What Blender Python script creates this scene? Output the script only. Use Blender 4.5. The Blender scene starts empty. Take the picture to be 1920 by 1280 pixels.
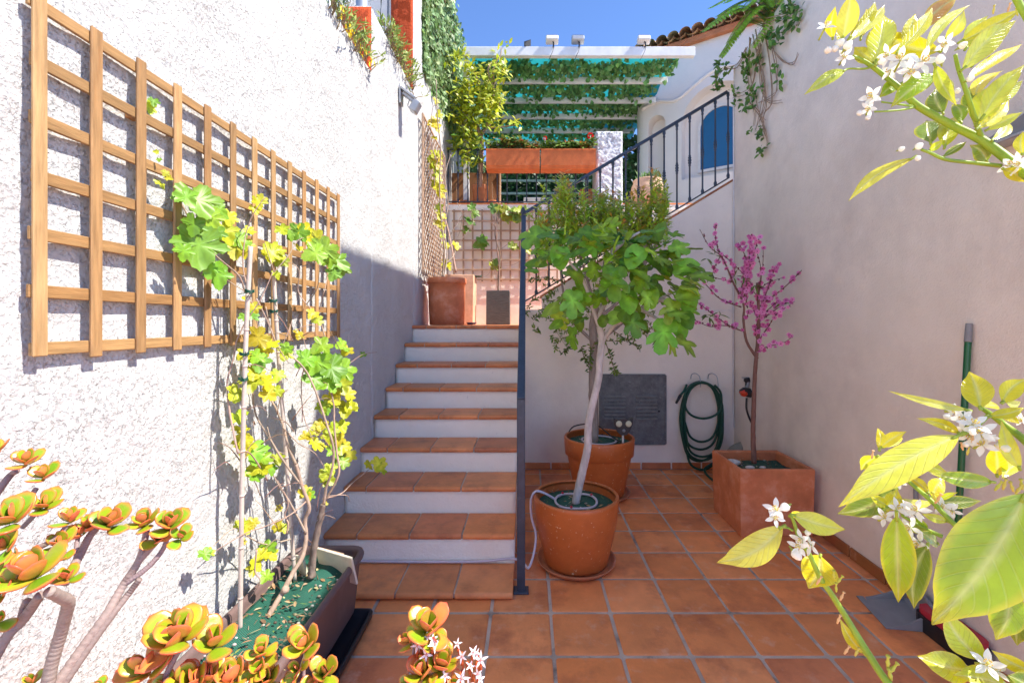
import bpy, math, random
import numpy as np
from mathutils import Vector, Matrix, noise

R = random.Random(11)
EXPOSURE = 2.0
V = Vector
F, CX, CY, EYE = 853.0, 991.0, 606.0, 1.5
CAM = V((0, 0, EYE))


def P(px, py, d):
    """point that lies d metres in front of the eye (photo pixel -> place)"""
    return V(((px - CX) * d / F, d, EYE - (py - CY) * d / F))


scene = bpy.context.scene
col = scene.collection
LOC = {}


# ------------------------------------------------------------------ mesh builder
class MB:
    def __init__(s):
        s.v, s.f, s.c, s.sm, s.uv = [], [], [], [], {}

    def add(s, vs, fs, c=(1, 1, 1), smooth=False):
        b = len(s.v)
        s.v += [tuple(x) for x in vs]
        if len(c) and isinstance(c[0], (tuple, list)):
            s.c += list(c)
        else:
            s.c += [tuple(c)] * len(vs)
        for f in fs:
            s.f.append(tuple(i + b for i in f))
            s.sm.append(smooth)

    def build(s, name, mat, parent=None, loc=None):
        off = LOC[parent.name] if parent else (loc if loc else V((0, 0, 0)))
        off = V(off)
        me = bpy.data.meshes.new(name)
        me.from_pydata([(x - off.x, y - off.y, z - off.z) for x, y, z in s.v], [], s.f)
        me.polygons.foreach_set('use_smooth', s.sm)
        at = me.attributes.new('col', 'FLOAT_COLOR', 'POINT')
        a = np.ones((len(s.v), 4), dtype=np.float32)
        if s.c:
            a[:, :3] = np.array(s.c, dtype=np.float32)
        at.data.foreach_set('color', a.ravel())
        if s.uv:
            ul = me.uv_layers.new(name='uv')
            vi = np.empty(len(me.loops), dtype=np.int32)
            me.loops.foreach_get('vertex_index', vi)
            tab = np.zeros((len(s.v), 2), dtype=np.float32)
            for k, q in s.uv.items(): tab[k] = q
            ul.data.foreach_set('uv', tab[vi].ravel())
        me.update()
        for m in (mat if isinstance(mat, (list, tuple)) else [mat]):
            me.materials.append(m)
        o = bpy.data.objects.new(name, me)
        col.objects.link(o)
        if parent:
            o.parent = parent
        else:
            o.location = off
        LOC[o.name] = off
        return o


def tag(o, label=None, cat=None, group=None, kind=None):
    if label: o['label'] = label
    if cat: o['category'] = cat
    if group: o['group'] = group
    if kind: o['kind'] = kind
    return o


def thing(name, loc, label, cat, group=None):
    o = bpy.data.objects.new(name, None)
    o.empty_display_size = .1
    col.objects.link(o)
    o.location = loc
    LOC[o.name] = V(loc)
    return tag(o, label, cat, group)


def copy_tree(o, loc, label, rz=0, group=None):
    def rec(src, par):
        c = src.copy()
        col.objects.link(c)
        c.parent = par
        for ch in [x for x in col.objects if x.parent == src]:
            rec(ch, c)
        return c
    c = rec(o, None)
    c.location = loc
    c.rotation_euler = (0, 0, rz)
    LOC[c.name] = V(loc)
    tag(c, label, None, group)
    return c


def cbox(mb, c, s, b=.002, rot=None, col_=(1, 1, 1)):
    """box with chamfered edges"""
    c = V(c)
    h = [x / 2 for x in s]
    b = min(b, min(h) * .9)
    vs, idx = [], {}
    for sx in (-1, 1):
        for sy in (-1, 1):
            for sz in (-1, 1):
                for ax in range(3):
                    p = [sx * (h[0] - b), sy * (h[1] - b), sz * (h[2] - b)]
                    p[ax] = (sx, sy, sz)[ax] * h[ax]
                    idx[(sx, sy, sz, ax)] = len(vs)
                    vs.append(V(p))
    fs = []
    for ax in range(3):
        o = [i for i in range(3) if i != ax]
        for s_ in (-1, 1):
            q = []
            for a_, b_ in ((-1, -1), (1, -1), (1, 1), (-1, 1)):
                k = [0, 0, 0]
                k[ax] = s_; k[o[0]] = a_; k[o[1]] = b_
                q.append(idx[(k[0], k[1], k[2], ax)])
            flip = (s_ < 0) ^ (ax == 1)
            fs.append(q[::-1] if flip else q)
    for ax in range(3):
        o = [i for i in range(3) if i != ax]
        for a_ in (-1, 1):
            for b_ in (-1, 1):
                q = []
                for s_, w in ((-1, o[0]), (-1, o[1]), (1, o[1]), (1, o[0])):
                    k = [0, 0, 0]
                    k[ax] = s_; k[o[0]] = a_; k[o[1]] = b_
                    q.append(idx[(k[0], k[1], k[2], w)])
                fs.append(q)
    for sx in (-1, 1):
        for sy in (-1, 1):
            for sz in (-1, 1):
                fs.append([idx[(sx, sy, sz, a)] for a in range(3)])
    if rot is not None:
        vs = [rot @ v for v in vs]
    mb.add([v + c for v in vs], fs, col_)


def bar(mb, a, b, w, h, bev=.002, up=V((0, 0, 1)), c=(1, 1, 1)):
    """square bar between two points"""
    a, b = V(a), V(b)
    d = (b - a)
    L = d.length
    y = d.normalized()
    x = y.cross(up).normalized()
    z = x.cross(y)
    m = Matrix((x, y, z)).transposed()
    cbox(mb, (a + b) / 2, (w, L, h), bev, m, c)


def smooth_pts(pts, k=5):
    """Catmull-Rom through points that may carry a radius (Vector, r)"""
    n = len(pts)
    if n < 3:
        return pts
    out = []
    for i in range(n - 1):
        p0 = pts[max(i - 1, 0)]; p1 = pts[i]; p2 = pts[i + 1]; p3 = pts[min(i + 2, n - 1)]
        for j in range(k):
            t = j / k
            q = .5 * ((2 * p1[0]) + (-p0[0] + p2[0]) * t + (2 * p0[0] - 5 * p1[0] + 4 * p2[0] - p3[0]) * t * t
                      + (-p0[0] + 3 * p1[0] - 3 * p2[0] + p3[0]) * t ** 3)
            out.append((q, p1[1] * (1 - t) + p2[1] * t))
    out.append(pts[-1])
    return out


def tube(mb, pts, n=8, c=(1, 1, 1), cap=True, knob=0):
    """pts: list of (Vector, radius)"""
    if len(pts) < 2:
        return
    d0 = (pts[1][0] - pts[0][0]).normalized()
    ref = V((0, 0, 1)) if abs(d0.z) < .9 else V((1, 0, 0))
    x = d0.cross(ref).normalized()
    vs, fs = [], []
    for i, (p, r) in enumerate(pts):
        a = pts[max(i - 1, 0)][0]; b = pts[min(i + 1, len(pts) - 1)][0]
        d = (b - a)
        if d.length < 1e-9:
            d = d0
        d = d.normalized()
        x = (x - d * x.dot(d))
        x = x.normalized() if x.length > 1e-6 else d.orthogonal().normalized()
        y = d.cross(x)
        for j in range(n):
            t = 2 * math.pi * j / n
            rr = r * (1 + knob * (R.random() - .5)) if knob else r
            vs.append(p + x * (rr * math.cos(t)) + y * (rr * math.sin(t)))
    for i in range(len(pts) - 1):
        for j in range(n):
            k = (j + 1) % n
            fs.append((i * n + j, i * n + k, (i + 1) * n + k, (i + 1) * n + j))
    if cap:
        fs.append(tuple(range(n))[::-1])
        fs.append(tuple(range((len(pts) - 1) * n, len(pts) * n)))
    mb.add(vs, fs, c, True)


def pipe(mb, pts, r, n=8, k=6, c=(1, 1, 1), knob=0, r1=None):
    """smooth tube through plain points, optional taper r -> r1"""
    m = len(pts)
    r1 = r if r1 is None else r1
    tube(mb, smooth_pts([(V(p), r + (r1 - r) * i / max(m - 1, 1)) for i, p in enumerate(pts)], k), n, c, True, knob)


def lathe(mb, prof, c, n=40, col_=(1, 1, 1), smooth=True, sx=1, sy=1):
    c = V(c)
    vs, fs = [], []
    for r, z in prof:
        for j in range(n):
            t = 2 * math.pi * j / n
            vs.append(c + V((r * math.cos(t) * sx, r * math.sin(t) * sy, z)))
    for i in range(len(prof) - 1):
        for j in range(n):
            k = (j + 1) % n
            fs.append((i * n + j, i * n + k, (i + 1) * n + k, (i + 1) * n + j))
    mb.add(vs, fs, col_, smooth)


def ball(mb, c, r, n=10, m=7, c_=(1, 1, 1), sc=(1, 1, 1)):
    prof = []
    for i in range(m + 1):
        a = -math.pi / 2 + math.pi * i / m
        prof.append((max(r * math.cos(a), 1e-5), r * math.sin(a) * sc[2]))
    lathe(mb, prof, c, n, c_, True, sc[0], sc[1])


def frame_of(d, up):
    d = d.normalized()
    s = d.cross(up)
    if s.length < 1e-4:
        s = d.orthogonal()
    s = s.normalized()
    return d, s, s.cross(d).normalized()


def vary(c, k=.15):
    f = 1 + R.uniform(-k, k)
    return tuple(max(0, x * f * (1 + R.uniform(-k, k) * .4)) for x in c)


def mixc(a, b, t):
    return tuple(x * (1 - t) + y * t for x, y in zip(a, b))


def leaf(mb, p, d, up, L, W, c, curl=.15, fold=.15, n=4, ctip=None, wav=0, pw=.85, vein=1.15):
    """one leaf blade: a folded, curved strip with a tapered outline"""
    d, s, u = frame_of(d, up)
    vs, cs = [], []
    ph = R.random() * 6
    for i in range(n + 1):
        t = i / n
        w = W / 2 * max(.03, math.sin(math.pi * min(t, .999) ** pw)) ** .85
        if i == n: w = W * .012
        m = p + d * (L * t) - u * (curl * L * t * t)
        wz = wav * W * math.sin(ph + t * 9)
        vs += [m - s * w + u * (fold * w + wz), m, m + s * w + u * (fold * w - wz)]
        cc = c if ctip is None else mixc(c, ctip, max(0, t - .55) / .45)
        cs += [cc, tuple(x * vein for x in cc), cc]
    fs = []
    for i in range(n):
        a = i * 3
        fs += [(a, a + 1, a + 4, a + 3), (a + 1, a + 2, a + 5, a + 4)]
    mb.add(vs, fs, cs, True)


def lobed(mb, p, d, up, size, outline, c, cup=.12, droop=.1, vein=None, cen=.38, rip=.013):
    """leaf from a half outline [(x,y)] running base -> tip, mirrored"""
    d, s, u = frame_of(d, up)
    pts = list(outline) + [(-x, y) for x, y in outline[-2:0:-1]]
    n = len(pts)
    vs, cs = [], []
    tw = R.uniform(-.12, .12)

    def at(x, y):
        z = cup * abs(x) * .8 - droop * y * y + .05 * math.sin(11 * x + 7 * y) + tw * x
        return p + (s * x + d * y + u * z) * size
    vs.append(at(0, cen)); cs.append(vein or tuple(x * 1.25 for x in c))
    for k in (.5, 1):
        for x, y in pts:
            xx, yy = x * k, cen + (y - cen) * k
            an = math.atan2(xx, yy - cen)
            vs.append(at(xx, yy) + u * (size * rip * ((.5 if k == .5 else 1) * (math.cos(5 * an) + 1.6 * math.sin(3 * an + tw * 40)) + R.uniform(-.15, .15))))
            cs.append(c if k == 1 else mixc(c, vein or c, .22 * max(0, math.cos(5 * an))))
    fs = []
    for i in range(n):
        j = (i + 1) % n
        fs.append((0, 1 + i, 1 + j))
        fs.append((1 + i, 1 + n + i, 1 + n + j, 1 + j))
    mb.add(vs, fs, cs, True)


def teeth(pts, k=3, a=.03):
    out = []
    for i in range(len(pts) - 1):
        (x0, y0), (x1, y1) = pts[i], pts[i + 1]
        nx, ny = (y1 - y0), -(x1 - x0)
        l = math.hypot(nx, ny) + 1e-6
        for j in range(k):
            t = j / k
            sg = a if j % 2 else 0
            out.append((max(0, x0 + (x1 - x0) * t + nx / l * sg), y0 + (y1 - y0) * t + ny / l * sg))
    out.append(pts[-1])
    return out


GRAPE = teeth([(0, .08), (.06, -.05), (.2, -.15), (.36, -.12), (.46, -.02), (.45, .1), (.36, .18), (.54, .24), (.70, .40), (.60, .50), (.44, .53), (.32, .56), (.34, .70), (.22, .90), (0, 1.12)], 3, .045)
FIG = [(0, .02), (.12, -.04), (.27, .0), (.36, .14), (.34, .3), (.2, .38), (.34, .5), (.44, .66), (.42, .82), (.3, .8), (.17, .66), (.2, .84), (.17, 1.0), (0, 1.1)]
FIGR = [(0, .02), (.14, -.03), (.3, .04), (.38, .2), (.39, .4), (.35, .6), (.28, .78), (.16, .93), (0, 1.05)]


def panel(mb, o, u, v, ul, vl, step, amp, depth, sc=9, c=(1, 1, 1), edge=.012):
    """hand-plastered wall face: a displaced grid with returns going back by depth. normal = u x v"""
    o, u, v = V(o), V(u).normalized(), V(v).normalized()
    n = u.cross(v)
    nu, nv = max(2, int(ul / step)), max(2, int(vl / step))
    vs = []
    for j in range(nv + 1):
        for i in range(nu + 1):
            a, b = ul * i / nu, vl * j / nv
            q = o + u * a + v * b
            h = noise.noise(q * sc) * .55 + noise.noise(q * (sc * 2.7)) * .3 + noise.noise(q * 1.3) * .9
            e = min(a, ul - a, b, vl - b)
            r = edge * (1 - min(1, e / edge)) ** 2 if edge else 0
            vs.append(q + n * (h * amp - r))
    fs = []
    w = nu + 1
    for j in range(nv):
        for i in range(nu):
            fs.append((j * w + i, j * w + i + 1, (j + 1) * w + i + 1, (j + 1) * w + i))
    ring = [i for i in range(nu)] + [j * w + nu for j in range(nv)] + [nv * w + i for i in range(nu, 0, -1)] + [j * w for j in range(nv, 0, -1)]
    b = len(vs)
    for i in ring:
        q = V(vs[i])
        vs.append(q - n * (depth + n.dot(q - o)))
    m = len(ring)
    for k in range(m):
        l = (k + 1) % m
        fs.append((ring[l], ring[k], b + k, b + l))
    fs.append(tuple(b + k for k in range(m))[::-1])
    mb.add(vs, fs, c, True)


# ------------------------------------------------------------------ materials
def base_mat(name):
    m = bpy.data.materials.new(name)
    m.use_nodes = True
    nt = m.node_tree
    return m, nt.nodes, nt.links, nt.nodes['Principled BSDF']


def mk(name, c=None, rough=.6, var=.12, vs=6, bump=0, bs=80, metal=0, trans=0, spec=.4, stain=None, stain2=None, scale=None, coat=0, bump2=None, pits=None, tcol=1.3, veins=False):
    """c None = vertex attribute colour"""
    m, N, L, B = base_mat(name)
    tc = N.new('ShaderNodeTexCoord')
    vec = tc.outputs['Object']
    if scale:
        mp = N.new('ShaderNodeMapping')
        mp.inputs['Scale'].default_value = scale
        L.new(vec, mp.inputs[0]); vec = mp.outputs[0]

    def nz(s, det=5, ro=.6):
        n = N.new('ShaderNodeTexNoise')
        n.inputs['Scale'].default_value = s
        n.inputs['Detail'].default_value = det
        n.inputs['Roughness'].default_value = ro
        L.new(vec, n.inputs['Vector'])
        return n.outputs['Fac']

    def rng(x, a, b, c_, d):
        r = N.new('ShaderNodeMapRange')
        for i, k in enumerate((a, b, c_, d)):
            r.inputs[i + 1].default_value = k
        L.new(x, r.inputs[0])
        return r.outputs[0]
    if c is None:
        at = N.new('ShaderNodeAttribute'); at.attribute_name = 'col'
        cur = at.outputs['Color']
    else:
        rgb = N.new('ShaderNodeRGB'); rgb.outputs[0].default_value = (*c, 1)
        cur = rgb.outputs[0]
    if var:
        f = rng(nz(vs), .3, .7, 1 - var, 1 + var)
        mul = N.new('ShaderNodeVectorMath'); mul.operation = 'SCALE'
        L.new(cur, mul.inputs[0]); L.new(f, mul.inputs['Scale'])
        cur = mul.outputs[0]
    for st in (stain, stain2):
        if st:
            c2, s, lo, hi, amt = st
            f = rng(nz(s, 7, .65), lo, hi, 0, amt)
            mx = N.new('ShaderNodeMixRGB')
            L.new(f, mx.inputs[0]); L.new(cur, mx.inputs[1]); mx.inputs[2].default_value = (*c2, 1)
            cur = mx.outputs[0]
    vein_n = None
    if veins:                                # side veins running out from the midrib (u along the blade, v across it)
        uvn = N.new('ShaderNodeUVMap'); uvn.uv_map = 'uv'
        sx = N.new('ShaderNodeSeparateXYZ'); L.new(uvn.outputs[0], sx.inputs[0])
        ab = N.new('ShaderNodeMath'); ab.operation = 'ABSOLUTE'; L.new(sx.outputs[1], ab.inputs[0])
        m1 = N.new('ShaderNodeMath'); m1.operation = 'MULTIPLY_ADD'; L.new(ab.outputs[0], m1.inputs[0]); m1.inputs[1].default_value = -14; 
        m0 = N.new('ShaderNodeMath'); m0.operation = 'MULTIPLY'; L.new(sx.outputs[0], m0.inputs[0]); m0.inputs[1].default_value = 62
        L.new(m0.outputs[0], m1.inputs[2])
        sn = N.new('ShaderNodeMath'); sn.operation = 'SINE'; L.new(m1.outputs[0], sn.inputs[0])
        vv = rng(sn.outputs[0], .80, 1.0, 0, 1)
        mid = rng(ab.outputs[0], .03, .10, 1, 0)
        mxx = N.new('ShaderNodeMath'); mxx.operation = 'MAXIMUM'; L.new(vv, mxx.inputs[0]); L.new(mid, mxx.inputs[1])
        mq = N.new('ShaderNodeMath'); mq.operation = 'MULTIPLY'; L.new(mxx.outputs[0], mq.inputs[0]); mq.inputs[1].default_value = .13
        mx = N.new('ShaderNodeMixRGB'); L.new(mq.outputs[0], mx.inputs[0]); L.new(cur, mx.inputs[1]); mx.inputs[2].default_value = (.70, .72, .25, 1)
        cur = mx.outputs[0]
        bp = N.new('ShaderNodeBump'); bp.inputs['Strength'].default_value = .6; bp.inputs['Distance'].default_value = -.0008
        L.new(mxx.outputs[0], bp.inputs['Height']); vein_n = bp.outputs[0]
    L.new(cur, B.inputs['Base Color'])
    B.inputs['Roughness'].default_value = rough
    B.inputs['Metallic'].default_value = metal
    B.inputs['Specular IOR Level'].default_value = spec
    B.inputs['Coat Weight'].default_value = coat
    B.inputs['Coat Roughness'].default_value = .15
    nrm = vein_n
    if pits:
        bp = N.new('ShaderNodeBump'); bp.inputs['Strength'].default_value = 1; bp.inputs['Distance'].default_value = pits[1]
        pm = N.new('ShaderNodeMath'); pm.operation = 'MULTIPLY'
        L.new(rng(nz(pits[0], 4, .6), .535, .665, 1, 0), pm.inputs[0]); L.new(rng(nz(1.7, 3), .40, .60, .45, 1.15), pm.inputs[1])
        L.new(pm.outputs[0], bp.inputs['Height'])
        nrm = bp.outputs[0]
    for bb, ss in ((bump, bs), (bump2[0], bump2[1]) if bump2 else (0, 0)):
        if bb:
            bp = N.new('ShaderNodeBump')
            bp.inputs['Strength'].default_value = 1
            bp.inputs['Distance'].default_value = bb
            L.new(nz(ss, 6, .62), bp.inputs['Height'])
            if nrm: L.new(nrm, bp.inputs['Normal'])
            nrm = bp.outputs[0]
    if nrm: L.new(nrm, B.inputs['Normal'])
    if trans:
        t = N.new('ShaderNodeBsdfTranslucent')
        sc = N.new('ShaderNodeVectorMath'); sc.operation = 'SCALE'; sc.inputs['Scale'].default_value = tcol
        L.new(cur, sc.inputs[0]); L.new(sc.outputs[0], t.inputs['Color'])
        mx = N.new('ShaderNodeMixShader'); mx.inputs[0].default_value = trans
        L.new(B.outputs[0], mx.inputs[1]); L.new(t.outputs[0], mx.inputs[2])
        L.new(mx.outputs[0], N['Material Output'].inputs['Surface'])
    return m


M = {}
M['stucco'] = mk('rough_white_plaster', (.56, .55, .53), .85, .05, 3, .0085, 58, spec=.15, bump2=(.010, 23), pits=(90, .0042), stain=((.42, .40, .38), 2.2, .56, .8, .4), stain2=((.42, .40, .38), 30, .67, .75, .4))
M['plaster'] = mk('smooth_white_plaster', (.88, .79, .675), .85, .05, 2, .004, 70, spec=.15, bump2=(.006, 14), stain=((.72, .62, .55), 1.6, .48, .75, .5), stain2=((.56, .47, .40), 21, .68, .75, .45))
M['riser'] = mk('white_riser_paint', (.93, .85, .715), .8, .04, 4, .004, 70, spec=.2, bump2=(.006, 16), stain=((.70, .62, .54), 4, .54, .75, .45), stain2=((.50, .42, .35), 26, .66, .73, .5))
M['wallR'] = mk('aged_white_plaster', (.85, .755, .635), .85, .06, 3, .003, 90, spec=.15, bump2=(.007, 7), stain=((.52, .44, .38), .9, .46, .72, .62), stain2=((.82, .79, .78), .55, .5, .7, .5))
M['pier'] = mk('coarse_pier_plaster', (.82, .82, .83), .85, .05, 5, .03, 26, spec=.15, bump2=(.03, 12), pits=(34, .03))
M['red'] = mk('red_painted_plaster', (.50, .075, .022), .85, .12, 6, .014, 40, spec=.15, stain=((.30, .05, .02), 5, .5, .75, .5))
M['tile'] = mk('terracotta_tile', None, .5, .14, 5, .002, 60, spec=.35, stain=((.34, .085, .04), 3.1, .50, .68, .62), stain2=((.80, .52, .38), 9, .57, .76, .55), bump2=(.003, 9))
M['tread'] = mk('terracotta_step_tile', None, .42, .16, 7, .002, 50, spec=.4, stain=((.17, .045, .02), 5, .5, .75, .6), stain2=((.5, .34, .25), 25, .66, .8, .5))
M['grout'] = mk('grey_grout', (.52, .42, .33), .9, .2, 6, .004, 120, spec=.1, stain=((.05, .045, .045), 4, .55, .68, .75))
M['earth'] = mk('pale_bounce_paving', (.60, .54, .47), .95, .2, 1, .01, 20)  # unseen ground, made pale to bounce sunlight into the courtyard
M['woodv'] = mk('pine_upright', None, .6, .28, 9, .0015, 40, spec=.3, scale=(9, 9, .8), stain=((.30, .12, .03), 5, .58, .72, .45))
M['woodh'] = mk('pine_crosspiece', None, .6, .28, 9, .0015, 40, spec=.3, scale=(9, .8, 9), stain=((.30, .12, .03), 5, .58, .72, .45))
M['oldwood'] = mk('weathered_lath', (.40, .26, .17), .8, .3, 8, .002, 60)
M['iron'] = mk('dark_blue_iron', (.035, .045, .065), .42, .25, 20, .0008, 150, spec=.5, stain=((.10, .11, .13), 30, .58, .75, .6))
M['glaze'] = mk('orange_terracotta', (.54, .135, .03), .38, .16, 4, .0015, 60, spec=.5, stain=((.30, .06, .012), 2.2, .42, .75, .75), stain2=((.75, .5, .3), 42, .63, .67, .9))
M['terra'] = mk('matte_terracotta', (.52, .19, .085), .75, .2, 5, .003, 70, spec=.2, stain=((.24, .065, .03), 3, .5, .8, .75), stain2=((.62, .45, .36), 6, .58, .78, .5))
M['terrared'] = mk('red_terracotta', (.60, .20, .085), .7, .2, 6, .002, 70, spec=.25, stain=((.34, .085, .04), 4, .5, .78, .6), stain2=((.66, .42, .30), 6, .52, .75, .6))
M['troughm'] = mk('orange_trough_clay', (.62, .165, .05), .7, .2, 6, .002, 70, spec=.25, stain=((.36, .07, .03), 5, .5, .78, .6), stain2=((.66, .36, .22), 7, .62, .8, .4))
M['cream'] = mk('pale_terracotta', (.66, .42, .27), .8, .2, 6, .003, 60, stain=((.42, .24, .13), 5, .5, .75, .6))
M['brownpl'] = mk('brown_plastic', (.15, .095, .085), .5, .12, 9, .0008, 200, spec=.4, stain=((.32, .25, .23), 6, .55, .8, .4))
M['blackpl'] = mk('black_plastic', (.018, .018, .02), .4, .2, 12)
M['greypl'] = mk('grey_plastic', (.23, .235, .24), .5, .12, 10, .0005, 150, stain=((.28, .27, .26), 12, .6, .8, .5))
M['whitepl'] = mk('white_plastic', (.68, .64, .60), .45, .08, 10)
M['tubepl'] = mk('pale_hose', (.60, .52, .55), .4, .08, 10)
M['redpl'] = mk('red_plastic', (.50, .03, .05), .4, .1, 10)
M['orangepl'] = mk('orange_plastic', (.65, .06, .02), .4, .1, 10)
M['greenpl'] = mk('green_enamel', (.004, .11, .035), .3, .08, 10, coat=.3)
M['hose'] = mk('green_hose', (.008, .065, .04), .42, .2, 40)
M['soil'] = mk('dark_soil', (.035, .027, .02), .95, .4, 40, .02, 60)
M['metal'] = mk('grey_metal', (.42, .43, .45), .4, .12, 12, metal=.6)
M['panelm'] = mk('weathered_hatch', (.15, .155, .155), .6, .25, 20, .001, 120, metal=.25, stain=((.30, .31, .32), 48, .56, .7, .65), stain2=((.04, .04, .045), 4, .5, .7, .5))
M['louvre'] = mk('louvre_metal', (.18, .18, .175), .55, .2, 20, .001, 120, metal=.2)
M['stone'] = mk('pale_pebble', (.6, .57, .52), .7, .15, 20, .003, 60)
M['slab'] = mk('cream_offcut', (.66, .60, .46), .7, .1, 8, .002, 40, stain=((.42, .33, .2), 7, .52, .75, .5))
M['leaf'] = mk('leaf', None, .42, .18, 30, trans=.30, spec=.45)
M['leafd'] = mk('leathery_leaf', None, .5, .2, 20, trans=.12, spec=.35)
M['ivy'] = mk('ivy_leaf', None, .5, .25, 12, trans=.22, spec=.35, tcol=1.5)
M['citrus'] = mk('citrus_leaf', None, .26, .16, 38, .0005, 120, trans=.30, spec=.6, tcol=1.4, coat=.2, veins=True)
M['jade'] = mk('succulent_leaf', None, .3, .08, 60, .0003, 200, spec=.5, trans=.0)
M['petal'] = mk('petal', None, .5, .06, 60, trans=.3, spec=.3)
M['bark'] = mk('bark', None, .85, .28, 30, .004, 90, scale=(1, 1, .35), spec=.2)
M['jbark'] = mk('ringed_bark', None, .65, .2, 60, .0008, 160, scale=(1, 1, 2.2), spec=.3, stain=((.14, .08, .07), 60, .55, .68, .65))
M['beam'] = mk('white_painted_beam', (.74, .73, .72), .6, .1, 5, .001, 60, stain=((.5, .47, .43), 3, .55, .8, .4))
M['housew'] = mk('limewashed_wall', (.74, .68, .62), .85, .05, 1.2, .004, 40, bump2=(.02, 2.2))
M['roof'] = mk('clay_roof_tile', None, .85, .3, 6, .006, 40, stain=((.16, .12, .08), 6, .5, .7, .7))
M['blue'] = mk('blue_blind', (.008, .10, .23), .35, .08, 3, coat=.3)
M['cloth'] = mk('turquoise_shade_cloth', (.025, .34, .36), .8, .12, 3, trans=.4, tcol=1.1)
M['twig'] = mk('dry_twig', (.33, .22, .14), .85, .3, 30, .002, 100)
M['glassw'] = mk('panel_glass', (.03, .035, .05), .15, .1, 5, spec=.8)


def net_mat():
    m, N, L, B = base_mat('green_mesh_net')
    tc = N.new('ShaderNodeTexCoord')
    mp = N.new('ShaderNodeMapping'); mp.inputs['Rotation'].default_value = (0, 0, .5)
    L.new(tc.outputs['Object'], mp.inputs[0])
    res = None
    for ax in ('X', 'Y'):
        w = N.new('ShaderNodeTexWave'); w.bands_direction = ax
        w.inputs['Scale'].default_value = 48; w.inputs['Distortion'].default_value = 1.2; w.inputs['Detail Scale'].default_value = .3
        L.new(mp.outputs[0], w.inputs['Vector'])
        if res is None: res = w.outputs['Fac']
        else:
            mm = N.new('ShaderNodeMath'); mm.operation = 'MAXIMUM'
            L.new(res, mm.inputs[0]); L.new(w.outputs['Fac'], mm.inputs[1]); res = mm.outputs[0]
    r = N.new('ShaderNodeValToRGB')
    r.color_ramp.elements[0].position = .75; r.color_ramp.elements[0].color = (.004, .028, .02, 1)
    r.color_ramp.elements[1].position = .97; r.color_ramp.elements[1].color = (.012, .17, .105, 1)
    L.new(res, r.inputs[0])
    n = N.new('ShaderNodeTexNoise'); n.inputs['Scale'].default_value = 9; n.inputs['Detail'].default_value = 6
    L.new(tc.outputs['Object'], n.inputs['Vector'])
    r2 = N.new('ShaderNodeValToRGB'); r2.color_ramp.elements[0].position = .62; r2.color_ramp.elements[1].position = .72
    L.new(n.outputs['Fac'], r2.inputs[0])
    mx = N.new('ShaderNodeMixRGB'); mx.inputs[2].default_value = (.10, .16, .11, 1)
    L.new(r2.outputs[0], mx.inputs[0]); L.new(r.outputs[0], mx.inputs[1])
    L.new(mx.outputs[0], B.inputs['Base Color'])
    bp = N.new('ShaderNodeBump'); bp.inputs['Distance'].default_value = .002
    L.new(res, bp.inputs['Height']); L.new(bp.outputs[0], B.inputs['Normal'])
    B.inputs['Roughness'].default_value = .6
    return m


M['net'] = net_mat()
# ------------------------------------------------------------------ camera and light
cam = bpy.data.cameras.new('camera'); co = bpy.data.objects.new('camera', cam); col.objects.link(co)
co.location = CAM; co.rotation_euler = (math.pi / 2, 0, 0)
cam.sensor_width = 36; cam.lens = 36 * F / 1920
cam.shift_x = (960 - CX) / 1920; cam.shift_y = -(640 - CY) / 1920
cam.clip_start = .02; cam.clip_end = 2000
scene.camera = co

SD = V((-1, .2, -1.31)).normalized()          # way the sunlight travels
sun = bpy.data.lights.new('sun', 'SUN'); so = bpy.data.objects.new('sun', sun); col.objects.link(so)
sun.energy = 2.4; sun.angle = math.radians(.5); sun.color = (1, .95, .87)
so.rotation_euler = SD.to_track_quat('-Z', 'Y').to_euler()
so.location = (6, -2, 9)
w = bpy.data.worlds.new('World'); scene.world = w; w.use_nodes = True
sk = w.node_tree.nodes.new('ShaderNodeTexSky'); sk.sky_type = 'NISHITA'; sk.sun_disc = False
sk.sun_elevation = math.asin(-SD.z); sk.sun_rotation = math.atan2(-SD.x, -SD.y)
sk.air_density = .38; sk.dust_density = 0; sk.ozone_density = 7.0
bg = w.node_tree.nodes['Background']; bg.inputs['Strength'].default_value = .15
w.node_tree.links.new(sk.outputs[0], bg.inputs[0])
vs_ = scene.view_settings
vs_.view_transform = 'Standard'; vs_.look = 'None'; vs_.exposure = EXPOSURE; vs_.gamma = 1
scene.cycles.max_bounces = 12; scene.cycles.diffuse_bounces = 10

XL, ZB, XS = -1.25, 4.69, -.085              # left wall face, back wall face, right cheek of the steps


def XR(y): return 2.077 + .03 * (y - 3.257)


# ------------------------------------------------------------------ ground and floor
mb = MB(); mb.add([(-250, -250, -.06), (250, -250, -.06), (250, 250, -.06), (-250, 250, -.06)], [(0, 1, 2, 3)])
tag(mb.build('ground', M['earth']), kind='structure')


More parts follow.
